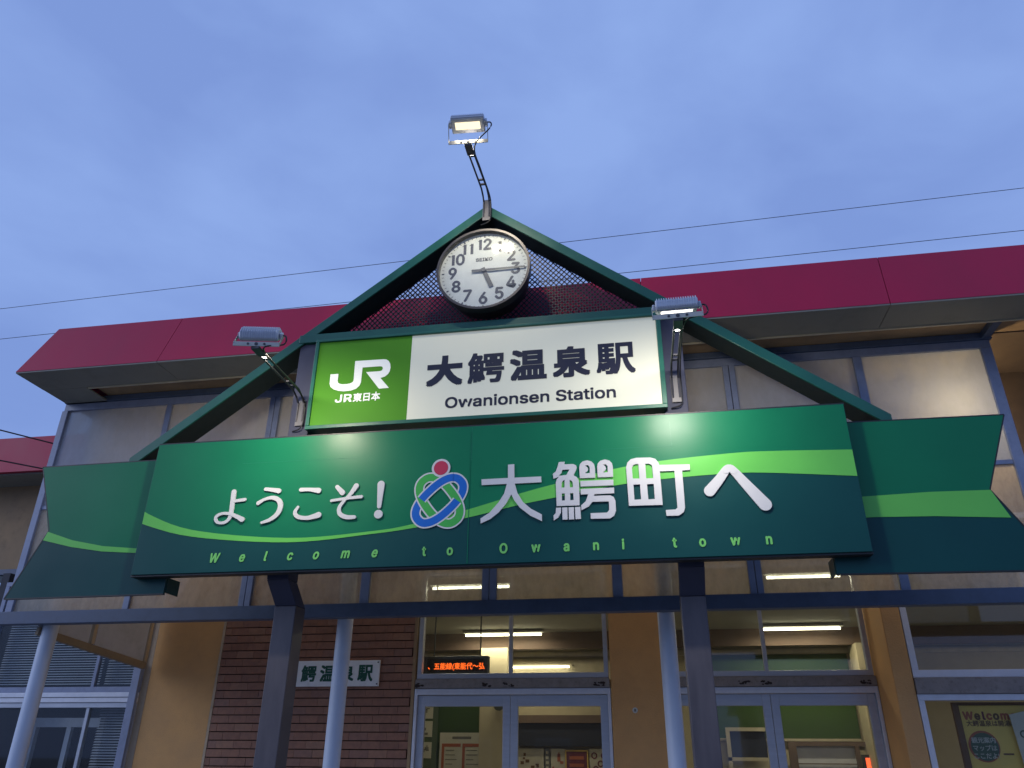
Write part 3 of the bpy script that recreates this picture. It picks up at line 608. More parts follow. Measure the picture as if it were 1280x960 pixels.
# expanded metal behind the clock
mm = MB(); LW, SW = .05, .0275; y = .355
z = 4.985; row = 0
inside = lambda x, zz: zz < ZA - .09 - SL * abs(x) and zz > 4.98
while z < 6.2:
    n = int(3.4 / LW)
    for k in range(-n // 2, n // 2 + 1):
        x = k * LW + (LW / 2 if row % 2 else 0)
        for (xa, za, xb, zb) in ((x - LW / 2, z, x, z + SW), (x, z + SW, x + LW / 2, z)):
            if inside((xa + xb) / 2, (za + zb) / 2):
                hx, hy = .0, .005
                t = .0032
                mm.add([(xa, y - hy, za - t), (xb, y - hy, zb - t), (xb, y + hy, zb + t), (xa, y + hy, za + t),
                        (xa, y - hy, za - t + .017), (xb, y - hy, zb - t + .017), (xb, y + hy, zb + t + .017), (xa, y + hy, za + t + .017)],
                       [(0, 3, 2, 1), (4, 5, 6, 7), (0, 1, 5, 4), (2, 3, 7, 6)])
    z += SW; row += 1
tag(mm.build('mesh_panel', M['mesh'], G), kind='stuff')

# ================================================================== WELCOME BANNER
WB = thing('welcome_sign', (0, 0, 2.8), 'wide green ribbon shaped welcome sign with white raised lettering', 'sign')
BX, BZ0, BZ1 = 2.81, 2.802, 3.918
MB().box(-BX, BX, 0, .095, BZ0, BZ1).build('board', M['ban_lo'], WB, bevel=.003)
MB().box(-BX - .006, BX + .006, .012, .099, BZ1 + .001, BZ1 + .014).build('edge_strip', M['edge'], WB)
MB().box(-BX - .006, BX + .006, .012, .099, BZ0 - .014, BZ0 - .001).build('edge_strip', M['edge'], WB)
top, bot = crom(ST, 6), crom(SB, 6)
top[0] = (-BX + .004, top[0][1]); bot[0] = (-BX + .004, bot[0][1]); top[-1] = (BX - .004, top[-1][1]); bot[-1] = (BX - .004, bot[-1][1])
mid = [((a[0] + b[0]) / 2, (a[1] + b[1]) / 2) for a, b in zip(top, bot)]
mid[0] = (-BX + .004, mid[0][1]); mid[-1] = (BX - .004, mid[-1][1])
def sheet(up, lo, y, name, m, parent, t=.0012):
    s = MB()
    for i in range(len(up) - 1):
        q = [lo[i], lo[i + 1], up[i + 1], up[i]]
        s.add([(a, y, b) for a, b in q], [(0, 1, 2, 3)])
    return s.build(name, m, parent)
sheet([(a, BZ1 - .004) for a, b in mid], mid, -.0015, 'upper_field', M['ban_hi'], WB)
sheet(top, bot, -.003, 'stripe', M['ban_st'], WB)
MB().box(-.052, -.047, -.0046, -.0036, BZ0 + .004, BZ1 - .05).build('seam', M['ban_hi'], WB)
for x0_, x1_, z0_, z1_ in ((-.044, -.040, 3.62, 3.90), (.98, 1.52, 3.655, 3.658), (1.517, 1.52, 3.66, 3.86), (-2.0, -1.0, 3.70, 3.7025)):
    MB().box(x0_, x1_, -.0024, -.0016, z0_, z1_).build('film_edge', M['frame_pale'], WB)
# ribbon ends folded behind the board
def ribbon(P, st, sb):
    ar = sum(P[i][0] * P[(i + 1) % len(P)][1] - P[(i + 1) % len(P)][0] * P[i][1] for i in range(len(P)))
    if ar < 0: P = P[::-1]
    r = MB().plate([P], .105, .127).build('ribbon_end', M['ban_lo'], WB)
    xs = [q[0] for q in P]; x0, x1 = min(xs), max(xs)
    # upper field clipped above the stripe
    up = [q for q in P if q[1] > 3.2]
    return r
def ribbon_full(outer_top, notch, outer_bot, inner_bot, inner_top, stripe_t, stripe_b, sg):
    P = [outer_top, notch, outer_bot, inner_bot, inner_top]
    if sum(P[i][0] * P[(i + 1) % 5][1] - P[(i + 1) % 5][0] * P[i][1] for i in range(5)) < 0: P = P[::-1]
    r = MB().plate([P], .105, .127).build('ribbon_end', M['ban_lo'], WB)
    Q = [outer_top, stripe_t[0]] + stripe_t[1:] + [inner_top]
    if sum(Q[i][0] * Q[(i + 1) % len(Q)][1] - Q[(i + 1) % len(Q)][0] * Q[i][1] for i in range(len(Q))) < 0: Q = Q[::-1]
    MB().plate([Q], .1035, .1045).build('upper_field', M['ban_hi'], r)
    R = stripe_t + stripe_b[::-1]
    if sum(R[i][0] * R[(i + 1) % len(R)][1] - R[(i + 1) % len(R)][0] * R[i][1] for i in range(len(R))) < 0: R = R[::-1]
    MB().plate([R], .1015, .1025).build('stripe', M['ban_st'], r)
    E = MB()
    for a, b in ((outer_top, notch), (notch, outer_bot), (outer_bot, inner_bot), (inner_top, outer_top)):
        E.bar((a[0], .116, a[1]), (b[0], .116, b[1]), .010, .026, up=(0, 1, 0))
    E.build('edge_strip', M['edge'], r)
    # lower return, standing off behind the board
    x = inner_bot[0]
    MB().box(x - .004, x + .004, .1285, .30, 2.68, 2.80).build('ribbon_return', M['ban_lo'], r)
ribbon_full((-3.99, 3.815), (-3.752, 3.232), (-4.00, 2.66), (-2.56, 2.667), (-2.56, 3.822), [(-3.758, 3.218), (-3.5, 3.135), (-3.2, 3.075), (-2.9, 3.046), (-2.56, 3.04)], [(-3.783, 3.145), (-3.5, 3.078), (-3.2, 3.03), (-2.9, 3.008), (-2.56, 3.0)], -1)
ribbon_full((3.93, 3.80), (3.697, 3.236), (4.02, 2.662), (2.575, 2.675), (2.575, 3.81), [(3.699, 3.234), (3.3, 3.238), (2.9, 3.226), (2.575, 3.215)], [(3.782, 3.03), (3.3, 3.06), (2.9, 3.07), (2.575, 3.065)], 1)
# raised lettering
for ch, sts in HIRA.items():
    m = MB()
    for i, (P, Wd) in enumerate(sts): stroke(m, P, Wd, -.014 - .0008 * i, -.0035)
    m.build('letter', M['letter'], WB)
for dat in (DAI, GAKU, MACHI):
    m = MB()
    for i, loops in enumerate(dat): m.plate(loops, -.014 - .0002 * i, -.0035)
    m.build('letter', M['letter'], WB)
m = MB(); stroke(m, HE[0][0], HE[0][1], -.014, -.0035)
for k_ in (2, 3, 4): m.disc(HE[0][0][k_][0], HE[0][0][k_][1], -.0172 - k_ * .0001, -.004, HE[0][1][k_] / 2 * .97, 20)
m.build('letter', M['letter'], WB)
gz = glyph('x', True); 
for i, (ch, x, z) in enumerate(LATIN):
    m = MB(); vs, fs = glyph(ch, True, .22 if i < 7 else 0)
    cx = (min(v[0] for v in vs) + max(v[0] for v in vs)) / 2; s = .137
    base = 2.877 + (.004 if i < 7 else 0)
    for k in range(7):
        dx, dz = (0, 0) if k == 0 else (.0042 * math.cos(k * math.pi / 3), .0042 * math.sin(k * math.pi / 3))
        m.add([(x + (v[0] - cx) * s * .86 + dx, -.0045 - k * .00012, base + v[1] * s + dz) for v in vs], fs)
    m.build('letter', M['letter_green'], WB)
# town emblem: two interlaced loops and a head
E = MB().disc(-.2845, 3.5700, -.0098, -.0035, .0755, 48).build('emblem', M['letter'], WB)
MB().disc(-.2845, 3.5700, -.0115, -.0099, .058, 48).build('emblem_head', M['e_red'], E)
EC = (-.2855, 3.3068)
def loop(ang, n=96, a=.222, b=.112, e=2.35):
    out = []
    for k in range(n):
        t = 2 * math.pi * k / n
        x = a * math.copysign(abs(math.cos(t)) ** (2 / e), math.cos(t)); z_ = b * math.copysign(abs(math.sin(t)) ** (2 / e), math.sin(t))
        out.append((EC[0] + x * math.cos(ang) - z_ * math.sin(ang), EC[1] + x * math.sin(ang) + z_ * math.cos(ang)))
    return out
def band(C, w, y, idx, name, m, par):
    n = len(C); s = MB(); Lf, Rt = [], []
    for i in range(n):
        a, b = C[i - 1], C[(i + 1) % n]; d_ = Vector((b[0] - a[0], b[1] - a[1])).normalized()
        Lf.append((C[i][0] - d_.y * w / 2, C[i][1] + d_.x * w / 2)); Rt.append((C[i][0] + d_.y * w / 2, C[i][1] - d_.x * w / 2))
    for i in idx:
        j = (i + 1) % n
        q = [Rt[i], Rt[j], Lf[j], Lf[i]]
        s.add([(p[0], y, p[1]) for p in q] + [(p[0], -.003, p[1]) for p in q], [(0, 1, 2, 3), (0, 4, 5, 1), (3, 2, 6, 7)])
    return s.build(name, m, par)
cb, cg = loop(rad(43)), loop(rad(128), a=.215, b=.112)
full = list(range(96))
band(cb, .084, -.0060, full, 'emblem_rim', M['letter'], E); band(cb, .060, -.0068, full, 'blue_loop', M['e_blue'], E)
band(cg, .084, -.0076, full, 'emblem_rim', M['letter'], E); band(cg, .060, -.0084, full, 'green_loop', M['e_green'], E)
for lo, hi in ((8, 30), (56, 78)):
    idx = list(range(lo, hi))
    band(cb, .084, -.0092, idx, 'emblem_rim', M['letter'], E); band(cb, .060, -.0100, idx, 'blue_loop', M['e_blue'], E)

# ================================================================== STATION NAME SIGN
NS = thing('station_name_sign', (0, .1, 4.02), 'lit white and light green station name sign in a green frame below the clock', 'sign')
f = MB().box(-1.533, 1.522, .085, .33, 4.018, 4.052).box(-1.533, 1.522, .085, .33, 4.868, 4.892).box(-1.533, -1.502, .085, .33, 4.052, 4.868).box(1.484, 1.522, .085, .33, 4.052, 4.868)
f.build('frame', M['frame'], NS, bevel=.004)
MB().box(-1.50, 1.482, .20, .32, 4.054, 4.866).build('back_panel', M['edge'], NS)
MB().box(-1.50, -.640, .104, .12, 4.054, 4.866).build('green_panel', M['jr_green'], NS)
MB().box(-.638, 1.482, .104, .12, 4.054, 4.866).build('white_panel', M['jr_white'], NS)
m = MB()
for loops in JR: m.plate(loops, .0995, .1035)
m.build('railway_logo', M['jr_letter'], NS)
m = MB(); put(m, glyph('JR', True), (-1.294, 4.258, -1.142, 4.334), .1015, .003); put(m, glyph('東日本'), (-1.132, 4.255, JRE[2], 4.338), .1015, .0025); m.build('letter', M['jr_letter'], NS)
for ch, b in SIGN.items():
    m = MB(); put(m, glyph(ch), (b[0], 4.35, b[2], 4.642), .102, .0145 if ch == '大' else .0115 if ch in '泉温' else .0085); m.build('letter', M['ink'], NS)
m = MB(); put(m, glyph('Owanionsen Station', True), (OWS[0], 4.137, OWS[2], 4.242), .102, .0035, 8); m.build('letter', M['ink'], NS)

# ================================================================== CLOCK
CX, CZ, CY, CR = .0, 5.468, .05, .43
K = thing('wall_clock', (CX, CY, CZ), 'round white clock with black case under the gable peak reading quarter past five', 'clock')
MB().disc(CX, CZ, CY + .03, CY + .24, CR - .004, 72, CR - .05).build('case', M['case'], K, smooth=True)
MB().ring(CX, CZ, CY - .03, CY + .05, CR, CR - .022, 96).build('rim', M['rim'], K, smooth=True)
MB().disc(CX, CZ, CY + .022, CY + .028, CR - .02, 72).build('dial', M['dial'], K)
tk = MB(); hk = MB()
for i in range(60):
    a = math.pi * 2 * i / 60; r0, r1 = CR * .865, CR * .91
    if i % 5 == 0: tgt, r0, wd = hk, CR * .855, .014
    else: tgt, wd = tk, .005
    sx, cz = math.sin(a), math.cos(a)
    tgt.add([(CX + sx * r + cz * s * wd / 2, CY + .0205, CZ + cz * r - sx * s * wd / 2) for r, s in ((r0, 1), (r1, 1), (r1, -1), (r0, -1))], [(0, 1, 2, 3)])
tk.build('minute_mark', M['numeral'], K); hk.build('hour_mark', M['numeral'], K)
def digit(m, ch, x, z, h, y):                 # x = centre
    if ch == '1':
        m.add([(x - .0135 + a * .027, y, z + c * h) for a, c in ((0, 0), (1, 0), (1, 1), (0, 1))], [(0, 1, 2, 3)])
        m.add([(x - .0135 - .016, y - .0001, z + h * .80), (x - .0135, y - .0001, z + h * .84), (x - .0135, y - .0001, z + h), (x - .004, y - .0001, z + h)], [(0, 1, 2, 3)]); return
    vs, fs = glyph(ch, True); hi = max(v[1] for v in vs); lo = min(v[1] for v in vs); cx = (min(v[0] for v in vs) + max(v[0] for v in vs)) / 2; s = h / (hi - lo)
    for k in range(5):
        dx, dz = (0, 0) if k == 0 else (.0066 * math.cos(k * math.pi / 2), .0066 * math.sin(k * math.pi / 2))
        m.add([(x + (v[0] - cx) * s * .92 + dx, y - k * .0001, z + (v[1] - lo) * s + dz) for v in vs], fs)
for hnum in range(1, 13):
    a = math.pi * 2 * hnum / 12; r = CR * .675; t_ = str(hnum); H_ = .116
    m = MB(); x, z = CX + math.sin(a) * r, CZ + math.cos(a) * r - H_ / 2
    if len(t_) == 1: digit(m, t_, x, z, H_, CY + .0205)
    else: digit(m, '1', x - .038, z, H_, CY + .0205); digit(m, t_[1], x + .028, z, H_, CY + .0202)
    m.build('numeral', M['numeral'], K)
m = MB(); put(m, glyph('SEIKO', True), (-.078, CZ + .105, .078, CZ + .142), CY + .0205, .0015, 6); m.build('maker_name', M['numeral'], K)
def hand(name, deg, r0, r1, w0, w1, y):
    a = rad(deg); sx, cz = math.sin(a), math.cos(a)
    P = [(CX + sx * r + cz * s * w_ / 2, CZ + cz * r - sx * s * w_ / 2) for r, s, w_ in ((r0, 1, w0), (r1, 1, w1), (r1, -1, w1), (r0, -1, w0))]
    if sum(P[i][0] * P[(i + 1) % 4][1] - P[(i + 1) % 4][0] * P[i][1] for i in range(4)) < 0: P = P[::-1]
    MB().plate([P], y, y + .004).build(name, M['hand'], K)
hand('hour_hand', 157.5, -.03, CR * .45, .040, .040, CY + .012)
hand('minute_hand', 90, -.11, CR * .88, .022, .014, CY + .004)
MB().disc(CX, CZ, CY, CY + .019, .019, 20).build('hand_hub', M['hand'], K)
MB().disc(CX, CZ, CY - .008, CY - .004, CR - .022, 64).build('cover_glass', M['clock_glass'], K)

# ================================================================== FLOODLIGHTS
def floodlight(base, head, yaw, label, cool=False, energy=30, TILT=-18, BEAM=48, BAR=(-.075, -.125)):
    bx_, by, bz = base
    F = thing('floodlight', base, label, 'floodlight', 'floodlights on the sign gate')
    H = Vector(head); tilt = rad(TILT)
    Rm = Matrix.Rotation(yaw, 3, 'Z') @ Matrix.Rotation(tilt, 3, 'X')
    T = lambda x, y, z: tuple(H + Rm @ Vector((x, y, z)))
    def tb(shape): 
        s = MB(); s.add([T(*v) for v in shape.v], shape.f); return s
    hw = .142
    # arched casting: profile in y,z swept along x
    prof = [(-.075, -.018), (-.078, .006), (-.062, .040), (-.03, .058), (.03, .058), (.062, .040), (.078, .006), (.075, -.018)]
    s = MB(); n = len(prof)
    for xx in (-hw, hw): s.v += [(xx, a, b) for a, b in prof]
    s.f = [tuple(range(n)), tuple(reversed(range(n, 2 * n)))] + [(i, i + n, (i + 1) % n + n, (i + 1) % n) for i in range(n)]; s.m = [0] * len(s.f)
    hs = tb(s).build('housing', M['lamp_body'], F, bevel=.006)
    fn = MB()
    for k in range(17):
        x = -hw + .012 + k * (2 * hw - .024) / 16
        pr = [(-.084, -.004), (-.080, .014), (-.066, .050), (-.032, .069), (.032, .069), (.066, .050), (.080, .014), (.07, -.004)]
        b = len(fn.v)
        for xx in (x - .0028, x + .0028): fn.v += [(xx, a, c) for a, c in pr]
        q = len(pr); fn.f += [tuple(b + i for i in range(q)), tuple(b + q + i for i in reversed(range(q)))] + [(b + i, b + i + q, b + (i + 1) % q + q, b + (i + 1) % q) for i in range(q)]
    fn.m = [0] * len(fn.f)
    tb(fn).build('cooling_fins', M['lamp_body'], hs)
    tb(MB().box(-hw + .006, hw - .006, -.064, .064, -.026, -.0185)).build('lens_rim', M['lamp_body'], hs)
    tb(MB().box(-hw + .036, hw - .036, -.033, .033, -.0285, -.0262)).build('lens', M['led_cool' if cool else 'led'], F)
    for sg in (-1, 1): tb(MB().box(sg * (hw + .002), sg * (hw + .022), -.03, .03, -.015, .03)).build('pivot_cap', M['lamp_body'], F, bevel=.006)
    # U bracket under the head
    Ry = Matrix.Rotation(yaw, 3, 'Z'); U_ = lambda x, y, z: tuple(H + Ry @ Vector((x, y, z)))
    ub = MB()
    by0, bz0 = BAR
    for sh in (MB().box(-hw - .027, hw + .027, by0 - .003, by0 + .003, bz0, bz0 + .036), MB().bar((-hw - .025, 0, .006), (-hw - .025, by0, bz0 + .018), .022, .004, up=(1, 0, 0)), MB().bar((hw + .025, 0, .006), (hw + .025, by0, bz0 + .018), .022, .004, up=(1, 0, 0))):
        ub.add([U_(*v) for v in sh.v], sh.f)
    br = ub.build('bracket', M['bracket'], F)
    for x in (-.06, 0, .06): 
        bo = MB(); t = MB().disc(0, 0, by0 - .007, by0 - .0035, .009 if x else .013, 12); bo.add([U_(v[0] + x, v[1], v[2] + bz0 + .018) for v in t.v], t.f)
        bo.build('bolt', M['arm'], br)
    # arm: two rails from a wall plate out to the bracket
    tip = Vector(U_(0, by0 + .035, bz0 - .006)); B0 = Vector((bx_, by, bz))
    side = Vector((1, 0, 0))
    ks = Vector((B0.x, by - .06, bz + .13)); kn = ks.lerp(tip, .12) + Vector((0, 0, .03))
    for sg in (-1, 1):
        o_ = side * (sg * .026)
        MB().tube([Vector((B0.x, by - .012, bz - .08)) + o_, Vector((B0.x, by - .02, bz + .09)) + o_, ks + o_ + Vector((0, -.01, .0)), kn + o_, tip + o_ * .85], .0085, 8).build('arm_rail', M['arm'], F, smooth=True)
    for t in (.10, .22, .80):
        c = kn.lerp(tip, t); MB().box(c.x - .03, c.x + .03, c.y - .01, c.y + .01, c.z - .006, c.z + .006).build('arm_tie', M['arm'], F)
    MB().box(bx_ - .038, bx_ + .038, by - .014, by, bz - .12, bz + .12).build('wall_plate', M['arm_grey'], F, bevel=.003)
    MB().box(tip.x - .032, tip.x + .032, tip.y - .034, tip.y + .09, tip.z - .014, tip.z + .010).build('arm_head', M['arm'], F, bevel=.004)
    e1 = Vector(T(hw + .02, 0, .01))
    MB().tube(crom([tuple(e1), tuple(e1 + Vector((.035, -.01, -.02))), tuple(e1 + Vector((.03, -.02, -.09))), tuple(tip + Vector((.05, .0, .0))), tuple(kn.lerp(tip, .5) + Vector((.035, 0, -.01))), tuple(ks + Vector((.042, -.01, -.02))), (bx_ + .045, by - .02, bz - .05), (bx_ + .03, by - .03, bz - .15), (bx_ - .05, by - .01, bz - .17)], 5), .006, 6).build('power_lead', M['cable'], F, smooth=True)
    li = bpy.data.lights.new('floodlight_beam', 'AREA'); li.shape = 'RECTANGLE'; li.size = .21; li.size_y = .065; li.spread = rad(150); li.energy = energy; li.color = (1, .88, .68) if not cool else (1, .92, .80)
    lo = bpy.data.objects.new('floodlight_beam', li); COL.objects.link(lo); lo.parent = F
    lo.location = Vector(U_(0, .06, -.075)) - Vector(base); lo.rotation_euler = (Matrix.Rotation(yaw, 3, 'Z') @ Matrix.Rotation(rad(BEAM), 3, 'X')).to_euler()
    return F
floodlight((-1.620, .152, 4.20), (-1.475, -.95, 4.345), rad(12), TILT=38, label= 'left floodlight on a bent arm in front of the red eave', energy=FL)
floodlight((1.600, .152, 4.20), (1.590, -.95, 4.30), rad(-1), TILT=20, label= 'right floodlight on an arm over the corner of the white sign', cool=True, energy=FL)
floodlight((0, .126, 6.19), (0.026, -.83, 6.353), rad(4), TILT=-16, BEAM=38, BAR=(.05, -.170), label= 'top floodlight above the gable peak lit against the sky', energy=FT)

# ================================================================== INTERIOR THINGS
def tube_light(x0, x1, y, z, label):
    t = thing('fluorescent_light', ((x0 + x1) / 2, y, z), label, 'ceiling light', 'fluorescent lights in the waiting room')
    MB().box(x0 - .04, x1 + .04, y - .06, y + .06, z + .03, z + .068).build('fitting', M['room_ceiling'], t)
    MB().tube([(x0, y, z), (x1, y, z)], .018, 10).build('tube', M['tube'], t, smooth=True)
    li = bpy.data.lights.new('tube_light', 'AREA'); li.shape = 'RECTANGLE'; li.size = x1 - x0; li.size_y = .1; li.energy = TL; li.color = (1, .88, .62)
    lo = bpy.data.objects.new('tube_light', li); COL.objects.link(lo); lo.parent = t; lo.location = (0, 0, -.03)
tube_light(-1.35, -.38, 3.75, 3.39, 'near fluorescent tube behind the left transom, partly behind the screen beam')
tube_light(2.62, 3.42, 3.65, 3.39, 'near fluorescent tube behind the right transom, partly behind the banner')
tube_light(-1.84, -.54, 7.75, 3.39, 'far fluorescent tube seen through the left transom')
tube_light(7.15, 8.3, 5.6, 3.39, 'added unseen fluorescent tube lighting the room behind the right window')  # out of view, added to brighten the room behind the right window
tube_light(3.04, 4.22, 7.65, 3.39, 'far fluorescent tube seen through the right transom')
t = thing('wall_light', (-.6, 8.45, 2.93), 'thin lit tube low on the far wall in the left transom', 'wall light')
MB().box(-1.42, -.1, 8.44, 8.495, 2.955, 2.985).build('fitting', M['trim'], t); MB().tube([(-1.38, 8.43, 2.94), (-.15, 8.43, 2.94)], .013, 8).build('tube', M['tube'], t)
# porch lamps behind the screen
def porch_lamp(x, y, z, power, label):
    t = thing('porch_lamp', (x, y, z), label, 'lamp', 'porch lamps')
    MB().box(x - .1, x + .1, y - .04, YF + .008 if x < 3.3 else 2.058, z - .04, z + .04).build('base', M['alu'], t); MB().tube([(x - .08, y - .075, z), (x + .08, y - .075, z)], .035, 12).build('bulb', M['bulb'], t, smooth=True)
    li = bpy.data.lights.new('porch_light', 'POINT'); li.energy = power; li.color = (1, .76, .44); li.shadow_soft_size = .06
    lo = bpy.data.objects.new('porch_light', li); COL.objects.link(lo); lo.parent = t; lo.location = (0, -.2, 0)
porch_lamp(4.12, 1.85, 4.36, PL, 'lit porch lamp on the wall behind the right glass pane')
porch_lamp(-3.05, 2.55, 4.40, PL2, 'added unseen porch lamp on the wall above the left ochre pillar')  # hidden by the banner, added for warm light on the left facade
porch_lamp(1.10, 2.55, 4.40, PL2, 'added unseen porch lamp on the wall above the middle ochre pillar')  # another unseen lamp, added to warm the facade around the middle pillar
# departure board
t = thing('departure_board', (-.83, 3.0, 2.31), 'dark hanging departure board with orange running text behind the left transom', 'display board')
MB().box(-1.20, -.485, 3.0, 3.12, 2.31, 2.505).build('casing', M['board'], t, bevel=.006)
MB().box(-1.16, -.53, 2.994, 2.999, 2.345, 2.475).build('screen', M['screen'], t)
m = MB(); put_line(m, '、五能線(東能代～弘', -1.145, 2.372, .073, 2.992, bold=.0012, wscale=.93, centre=False); m.build('running_text', M['led_text'], t)
for x in (-1.1, -.58): MB().tube([(x, 3.06, 2.506), (x, 3.06, 3.468)], .008, 6).build('hanger', M['board'], t)
# station name plate on the tiles
t = thing('wall_name_plate', (-2.13, 2.575, 2.17), 'white enamel name plate with dark green characters on the tiled wall', 'sign')
MB().box(-2.72, -1.548, 2.568, 2.587, 2.168, 2.424).build('plate', M['plate'], t, bevel=.004)
for i, ch in enumerate('大鰐温泉駅'):
    m = MB(); cx = -2.535 + i * .2085; put(m, glyph(ch), (cx - .083, 2.215, cx + .083, 2.378), .0 + 2.5665, .0055, 8); m.build('character', M['plate_ink'], t)
for x in (-2.70, -1.568):
    for z in (2.19, 2.402): MB().disc(x, z, 2.563, 2.568, .008, 10).build('screw', M['arm'], t)
# papers and posters
def sheet_thing(name, x0, x1, z0, z1, y, m_, label, cat, group=None):
    t = thing(name, ((x0 + x1) / 2, y, z0), label, cat, group)
    MB().box(x0, x1, y, y + .006, z0, z1).build('sheet', m_, t); return t
t = thing('notice_panel', (-2.63, 8.5, 1.2), 'pale teal notice panel with three papers at the left edge of the left door', 'notice board')
MB().box(-2.85, -2.46, 8.50, 8.52, 1.25, 2.5).build('backing', M['print_teal'], t)
for k, z in enumerate((2.12, 1.83, 1.50)):
    MB().box(-2.84, -2.55, 8.49, 8.497, z, z + .25).build('paper', M['paper'], t)
    m = MB(); rr = random.Random(k)
    for q in range(5): x = -2.82 + rr.random() * .18; zz = z + .03 + rr.random() * .16; m.box(x, x + rr.uniform(.03, .09), 8.486, 8.489, zz, zz + rr.uniform(.01, .05))
    m.build('print', M['print_grey'], t)
t = sheet_thing('timetable_poster', -2.41, -1.64, 1.05, 1.90, 8.50, M['paper'], 'white timetable poster with brick red headings on the green wall', 'poster')
MB().box(-2.19, -1.86, 8.496, 8.499, 1.80, 1.84).build('heading', M['print_grey'], t)
for x in (-2.37, -2.01): MB().box(x, x + .33, 8.496, 8.499, 1.68, 1.73).build('table_heading', M['print_red'], t); MB().box(x, x + .045, 8.496, 8.499, 1.1, 1.68).build('table_column', M['print_red'], t)
m = MB(); rr = random.Random(3)
for k in range(8):
    for x in (-2.30, -1.94): m.box(x, x + rr.uniform(.12, .24), 8.496, 8.499, 1.62 - k * .07, 1.632 - k * .07)
m.build('table_text', M['print_grey'], t)
t = sheet_thing('picture_poster', -1.05, -.62, 1.15, 1.66, 8.52, M['print_pale'], 'pale map poster low behind the right leaf of the left door', 'poster')
m = MB(); rr = random.Random(8)
for k in range(10): x = -1.03 + rr.random() * .3; z = 1.2 + rr.random() * .36; m.box(x, x + rr.uniform(.03, .1), 8.516, 8.519 - k * .0001, z, z + rr.uniform(.02, .06))
m.build('print', M['print_brown'], t)
t = sheet_thing('banner_strip', -.60, -.52, 1.1, 1.66, 8.52, M['print_grey'], 'narrow dark vertical notice between two pale posters', 'poster')
m = MB()
for k in range(7): m.box(-.585, -.54, 8.516, 8.519, 1.58 - k * .075, 1.62 - k * .075)
m.build('print', M['print_pale'], t)
t = sheet_thing('dark_poster', -.24, .10, 1.15, 1.62, 8.50, M['print_purple'], 'dark purple poster in a yellow frame behind the left doors', 'poster')
m = MB().box(-.26, .12, 8.503, 8.509, 1.13, 1.149).box(-.26, .12, 8.503, 8.509, 1.621, 1.64).box(-.26, -.241, 8.503, 8.509, 1.149, 1.621).box(.101, .12, 8.503, 8.509, 1.149, 1.621); m.build('border', M['paper_yellow'], t)
m = MB()
for k in range(3): m.box(-.19, .05, 8.496, 8.499, 1.50 - k * .11, 1.55 - k * .11)
m.build('print', M['print_red'], t)
t = sheet_thing('picture_poster', -.50, -.27, 1.15, 1.66, 8.52, M['print_pale'], 'pale poster with red print left of the dark purple poster', 'poster')
m = MB(); rr = random.Random(5)
for k in range(6): x = -.48 + rr.random() * .14; z = 1.2 + rr.random() * .36; m.box(x, x + rr.uniform(.02, .06), 8.516, 8.519 - k * .0001, z, z + rr.uniform(.03, .12))
m.build('print', M['print_red'], t)
t = sheet_thing('picture_poster', .14, .45, 1.15, 1.66, 8.52, M['print_pale'], 'pale poster with grey flower rings right of the dark purple poster', 'poster')
m = MB()
for i, (x, z) in enumerate(((.22, 1.56), (.32, 1.44), (.38, 1.56), (.24, 1.36), (.36, 1.32))): m.ring(x, z, 8.514 - i * .0002, 8.519, .05, .03, 20)
m.build('print', M['print_purple'], t)
t = thing('wall_mirror', (-1.30, 7.85, 2.2), 'small round dark mirror high on the interior column', 'mirror')
MB().disc(-1.27, 2.30, 7.84, 7.88, .09, 24).build('glass', M['board'], t)
t = thing('red_display', (4.5, 8.3, 1.2), 'small screen glowing red at the right edge of the right door', 'display')
MB().box(4.36, 4.72, 8.28, 8.36, 1.15, 1.60).build('casing', M['board'], t); MB().box(4.40, 4.68, 8.274, 8.279, 1.2, 1.555).build('screen', M['led_red'], t)
# tourist poster inside the right window
t = thing('tourist_poster', (4.5, 2.16, .9), 'yellow tourist map poster in the right window', 'poster')
PY = 2.16
MB().box(3.85, 5.2, PY, PY + .02, .7, 1.945).build('board', M['paper_yellow'], t)
MB().box(3.80, 3.849, PY - .01, PY + .03, .7, 1.97).build('frame_edge', M['print_brown'], t)
MB().box(3.85, 5.2, PY - .01, PY + .03, 1.946, 1.97).build('frame_edge', M['print_brown'], t)
heading = MB()
for i, (ch, mm_) in enumerate(zip('Welcome', ('print_red', 'print_brown', 'print_purple', 'print_red', 'print_brown', 'print_red', 'print_red'))):
    m = MB(); put_line(m, ch, 3.91 + (0, .073, .125, .168, .222, .29, .36)[i], 1.835, .115, PY - .002, latin=True, bold=.005); m.build('heading', M[mm_], t)
m = MB(); put_line(m, '大鰐温泉は開湯800年!', 3.885, 1.785, .050, PY - .002, bold=.0012, centre=False); m.build('subheading', M['print_brown'], t)
MB().disc(3.983, 1.625, PY - .003, PY - .001, .122, 40).build('round_badge', M['print_red'], t)
MB().disc(3.987, 1.622, PY - .006, PY - .0035, .108, 40).build('badge_centre', M['print_teal'], t)
m = MB()
for i, s_ in enumerate(('観光案内', 'マップは', 'ここだよ!')): put_line(m, s_, 3.985, 1.655 - i * .06, .048, PY - .0075, bold=.0012)
m.build('badge_text', M['print_pale'], t)
MB().box(4.12, 4.20, PY - .004, PY - .001, 1.56, 1.574).build('print', M['print_brown'], t)
t = thing('information_card', (4.5, 2.12, 1.2), 'grey tilted card leaning over the right edge of the yellow poster', 'card')
MB().plate([[(4.27, 1.0), (4.8, 1.0), (4.8, 2.0), (4.225, 1.87)]], 2.12, 2.13).build('card', M['print_pale'], t)
MB().ring(4.30, 1.72, 2.116, 2.1195, .03, .02, 20).build('print', M['print_teal'], t)

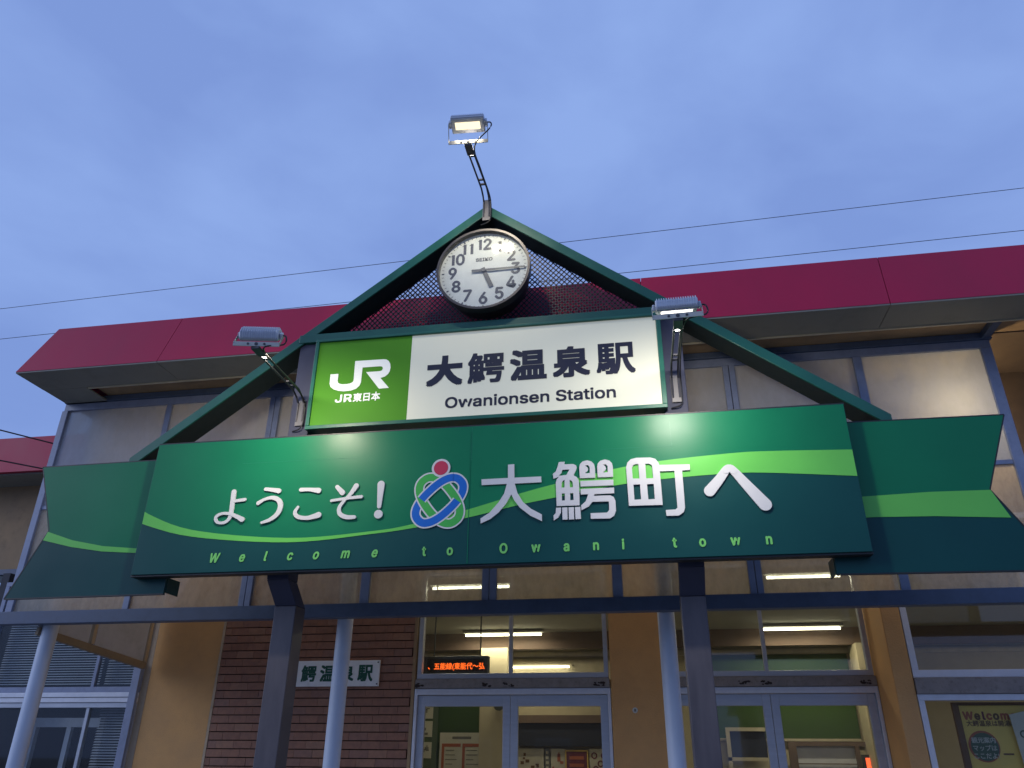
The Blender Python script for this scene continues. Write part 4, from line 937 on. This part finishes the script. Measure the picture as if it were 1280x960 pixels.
# ================================================================== HOUSES ACROSS THE FORECOURT (behind the camera, seen in the glass)
def house(x, wd, h, rise, m_, label):
    t = thing('town_house', (x, -26, 0), label, 'house', 'houses across the forecourt')
    MB().box(x - wd / 2, x + wd / 2, -34, -26, 0, h).build('wall', m_, t)
    MB().add([(x - wd / 2 - .5, -25.4, h + .02), (x + wd / 2 + .5, -25.4, h + .02), (x + wd / 2 + .5, -34.6, h + .02), (x - wd / 2 - .5, -34.6, h + .02), (x - wd / 2 - .5, -30, h + rise), (x + wd / 2 + .5, -30, h + rise)],
             [(0, 1, 5, 4), (2, 3, 4, 5), (0, 4, 3), (1, 2, 5), (3, 2, 1, 0)]).build('roof', M['board'], t)
    n = int(wd / 3)
    for k in range(n):
        for z in ((1.0, 2.3), (3.8, 5.0)):
            if z[1] < h: 
                xx = x - wd / 2 + wd * (k + .5) / n
                f_ = MB().box(xx - .75, xx + .75, -25.99, -25.94, z[0], z[1]).build('window', M['alu'], t)
                MB().box(xx - .68, xx + .68, -25.935, -25.93, z[0] + .07, z[1] - .07).build('pane', M['print_grey'], f_)
house(-5, 14, 5.6, 2.6, M['room_brown'], 'brown house farthest left across the forecourt, opposite the gate')
house(12, 13, 3.6, 1.6, M['stucco_trim'], 'low beige house opposite the right doors')
house(29, 15, 6.0, 2.4, M['header'], 'grey house farthest right across the forecourt')

# ================================================================== WIRES
def wire(a, b, sag, r, label):
    a, b = Vector(a), Vector(b); P = [a.lerp(b, i / 24) - Vector((0, 0, sag * 4 * (i / 24) * (1 - i / 24))) for i in range(25)]
    tag(MB().tube(P, r, 6).build('power_line', M['cable'], smooth=True), label, 'power line', 'overhead wires')
wire((-26, 14, 15.33), (18, 14, 16.50), .0, .009, 'upper overhead wire crossing the sky behind the gable')
wire((-26, 14, 14.11), (18, 14, 15.02), .0, .009, 'lower overhead wire crossing the sky just above the red roof')
wire((-6.5, .6, 4.85), (-4.95, 2.55, 4.78), 0, .008, 'dark cable in front of the left wing fascia')
wire((-6.5, .6, 4.46), (-4.95, 2.55, 4.50), 0, .008, 'dark cable under the left wing fascia')
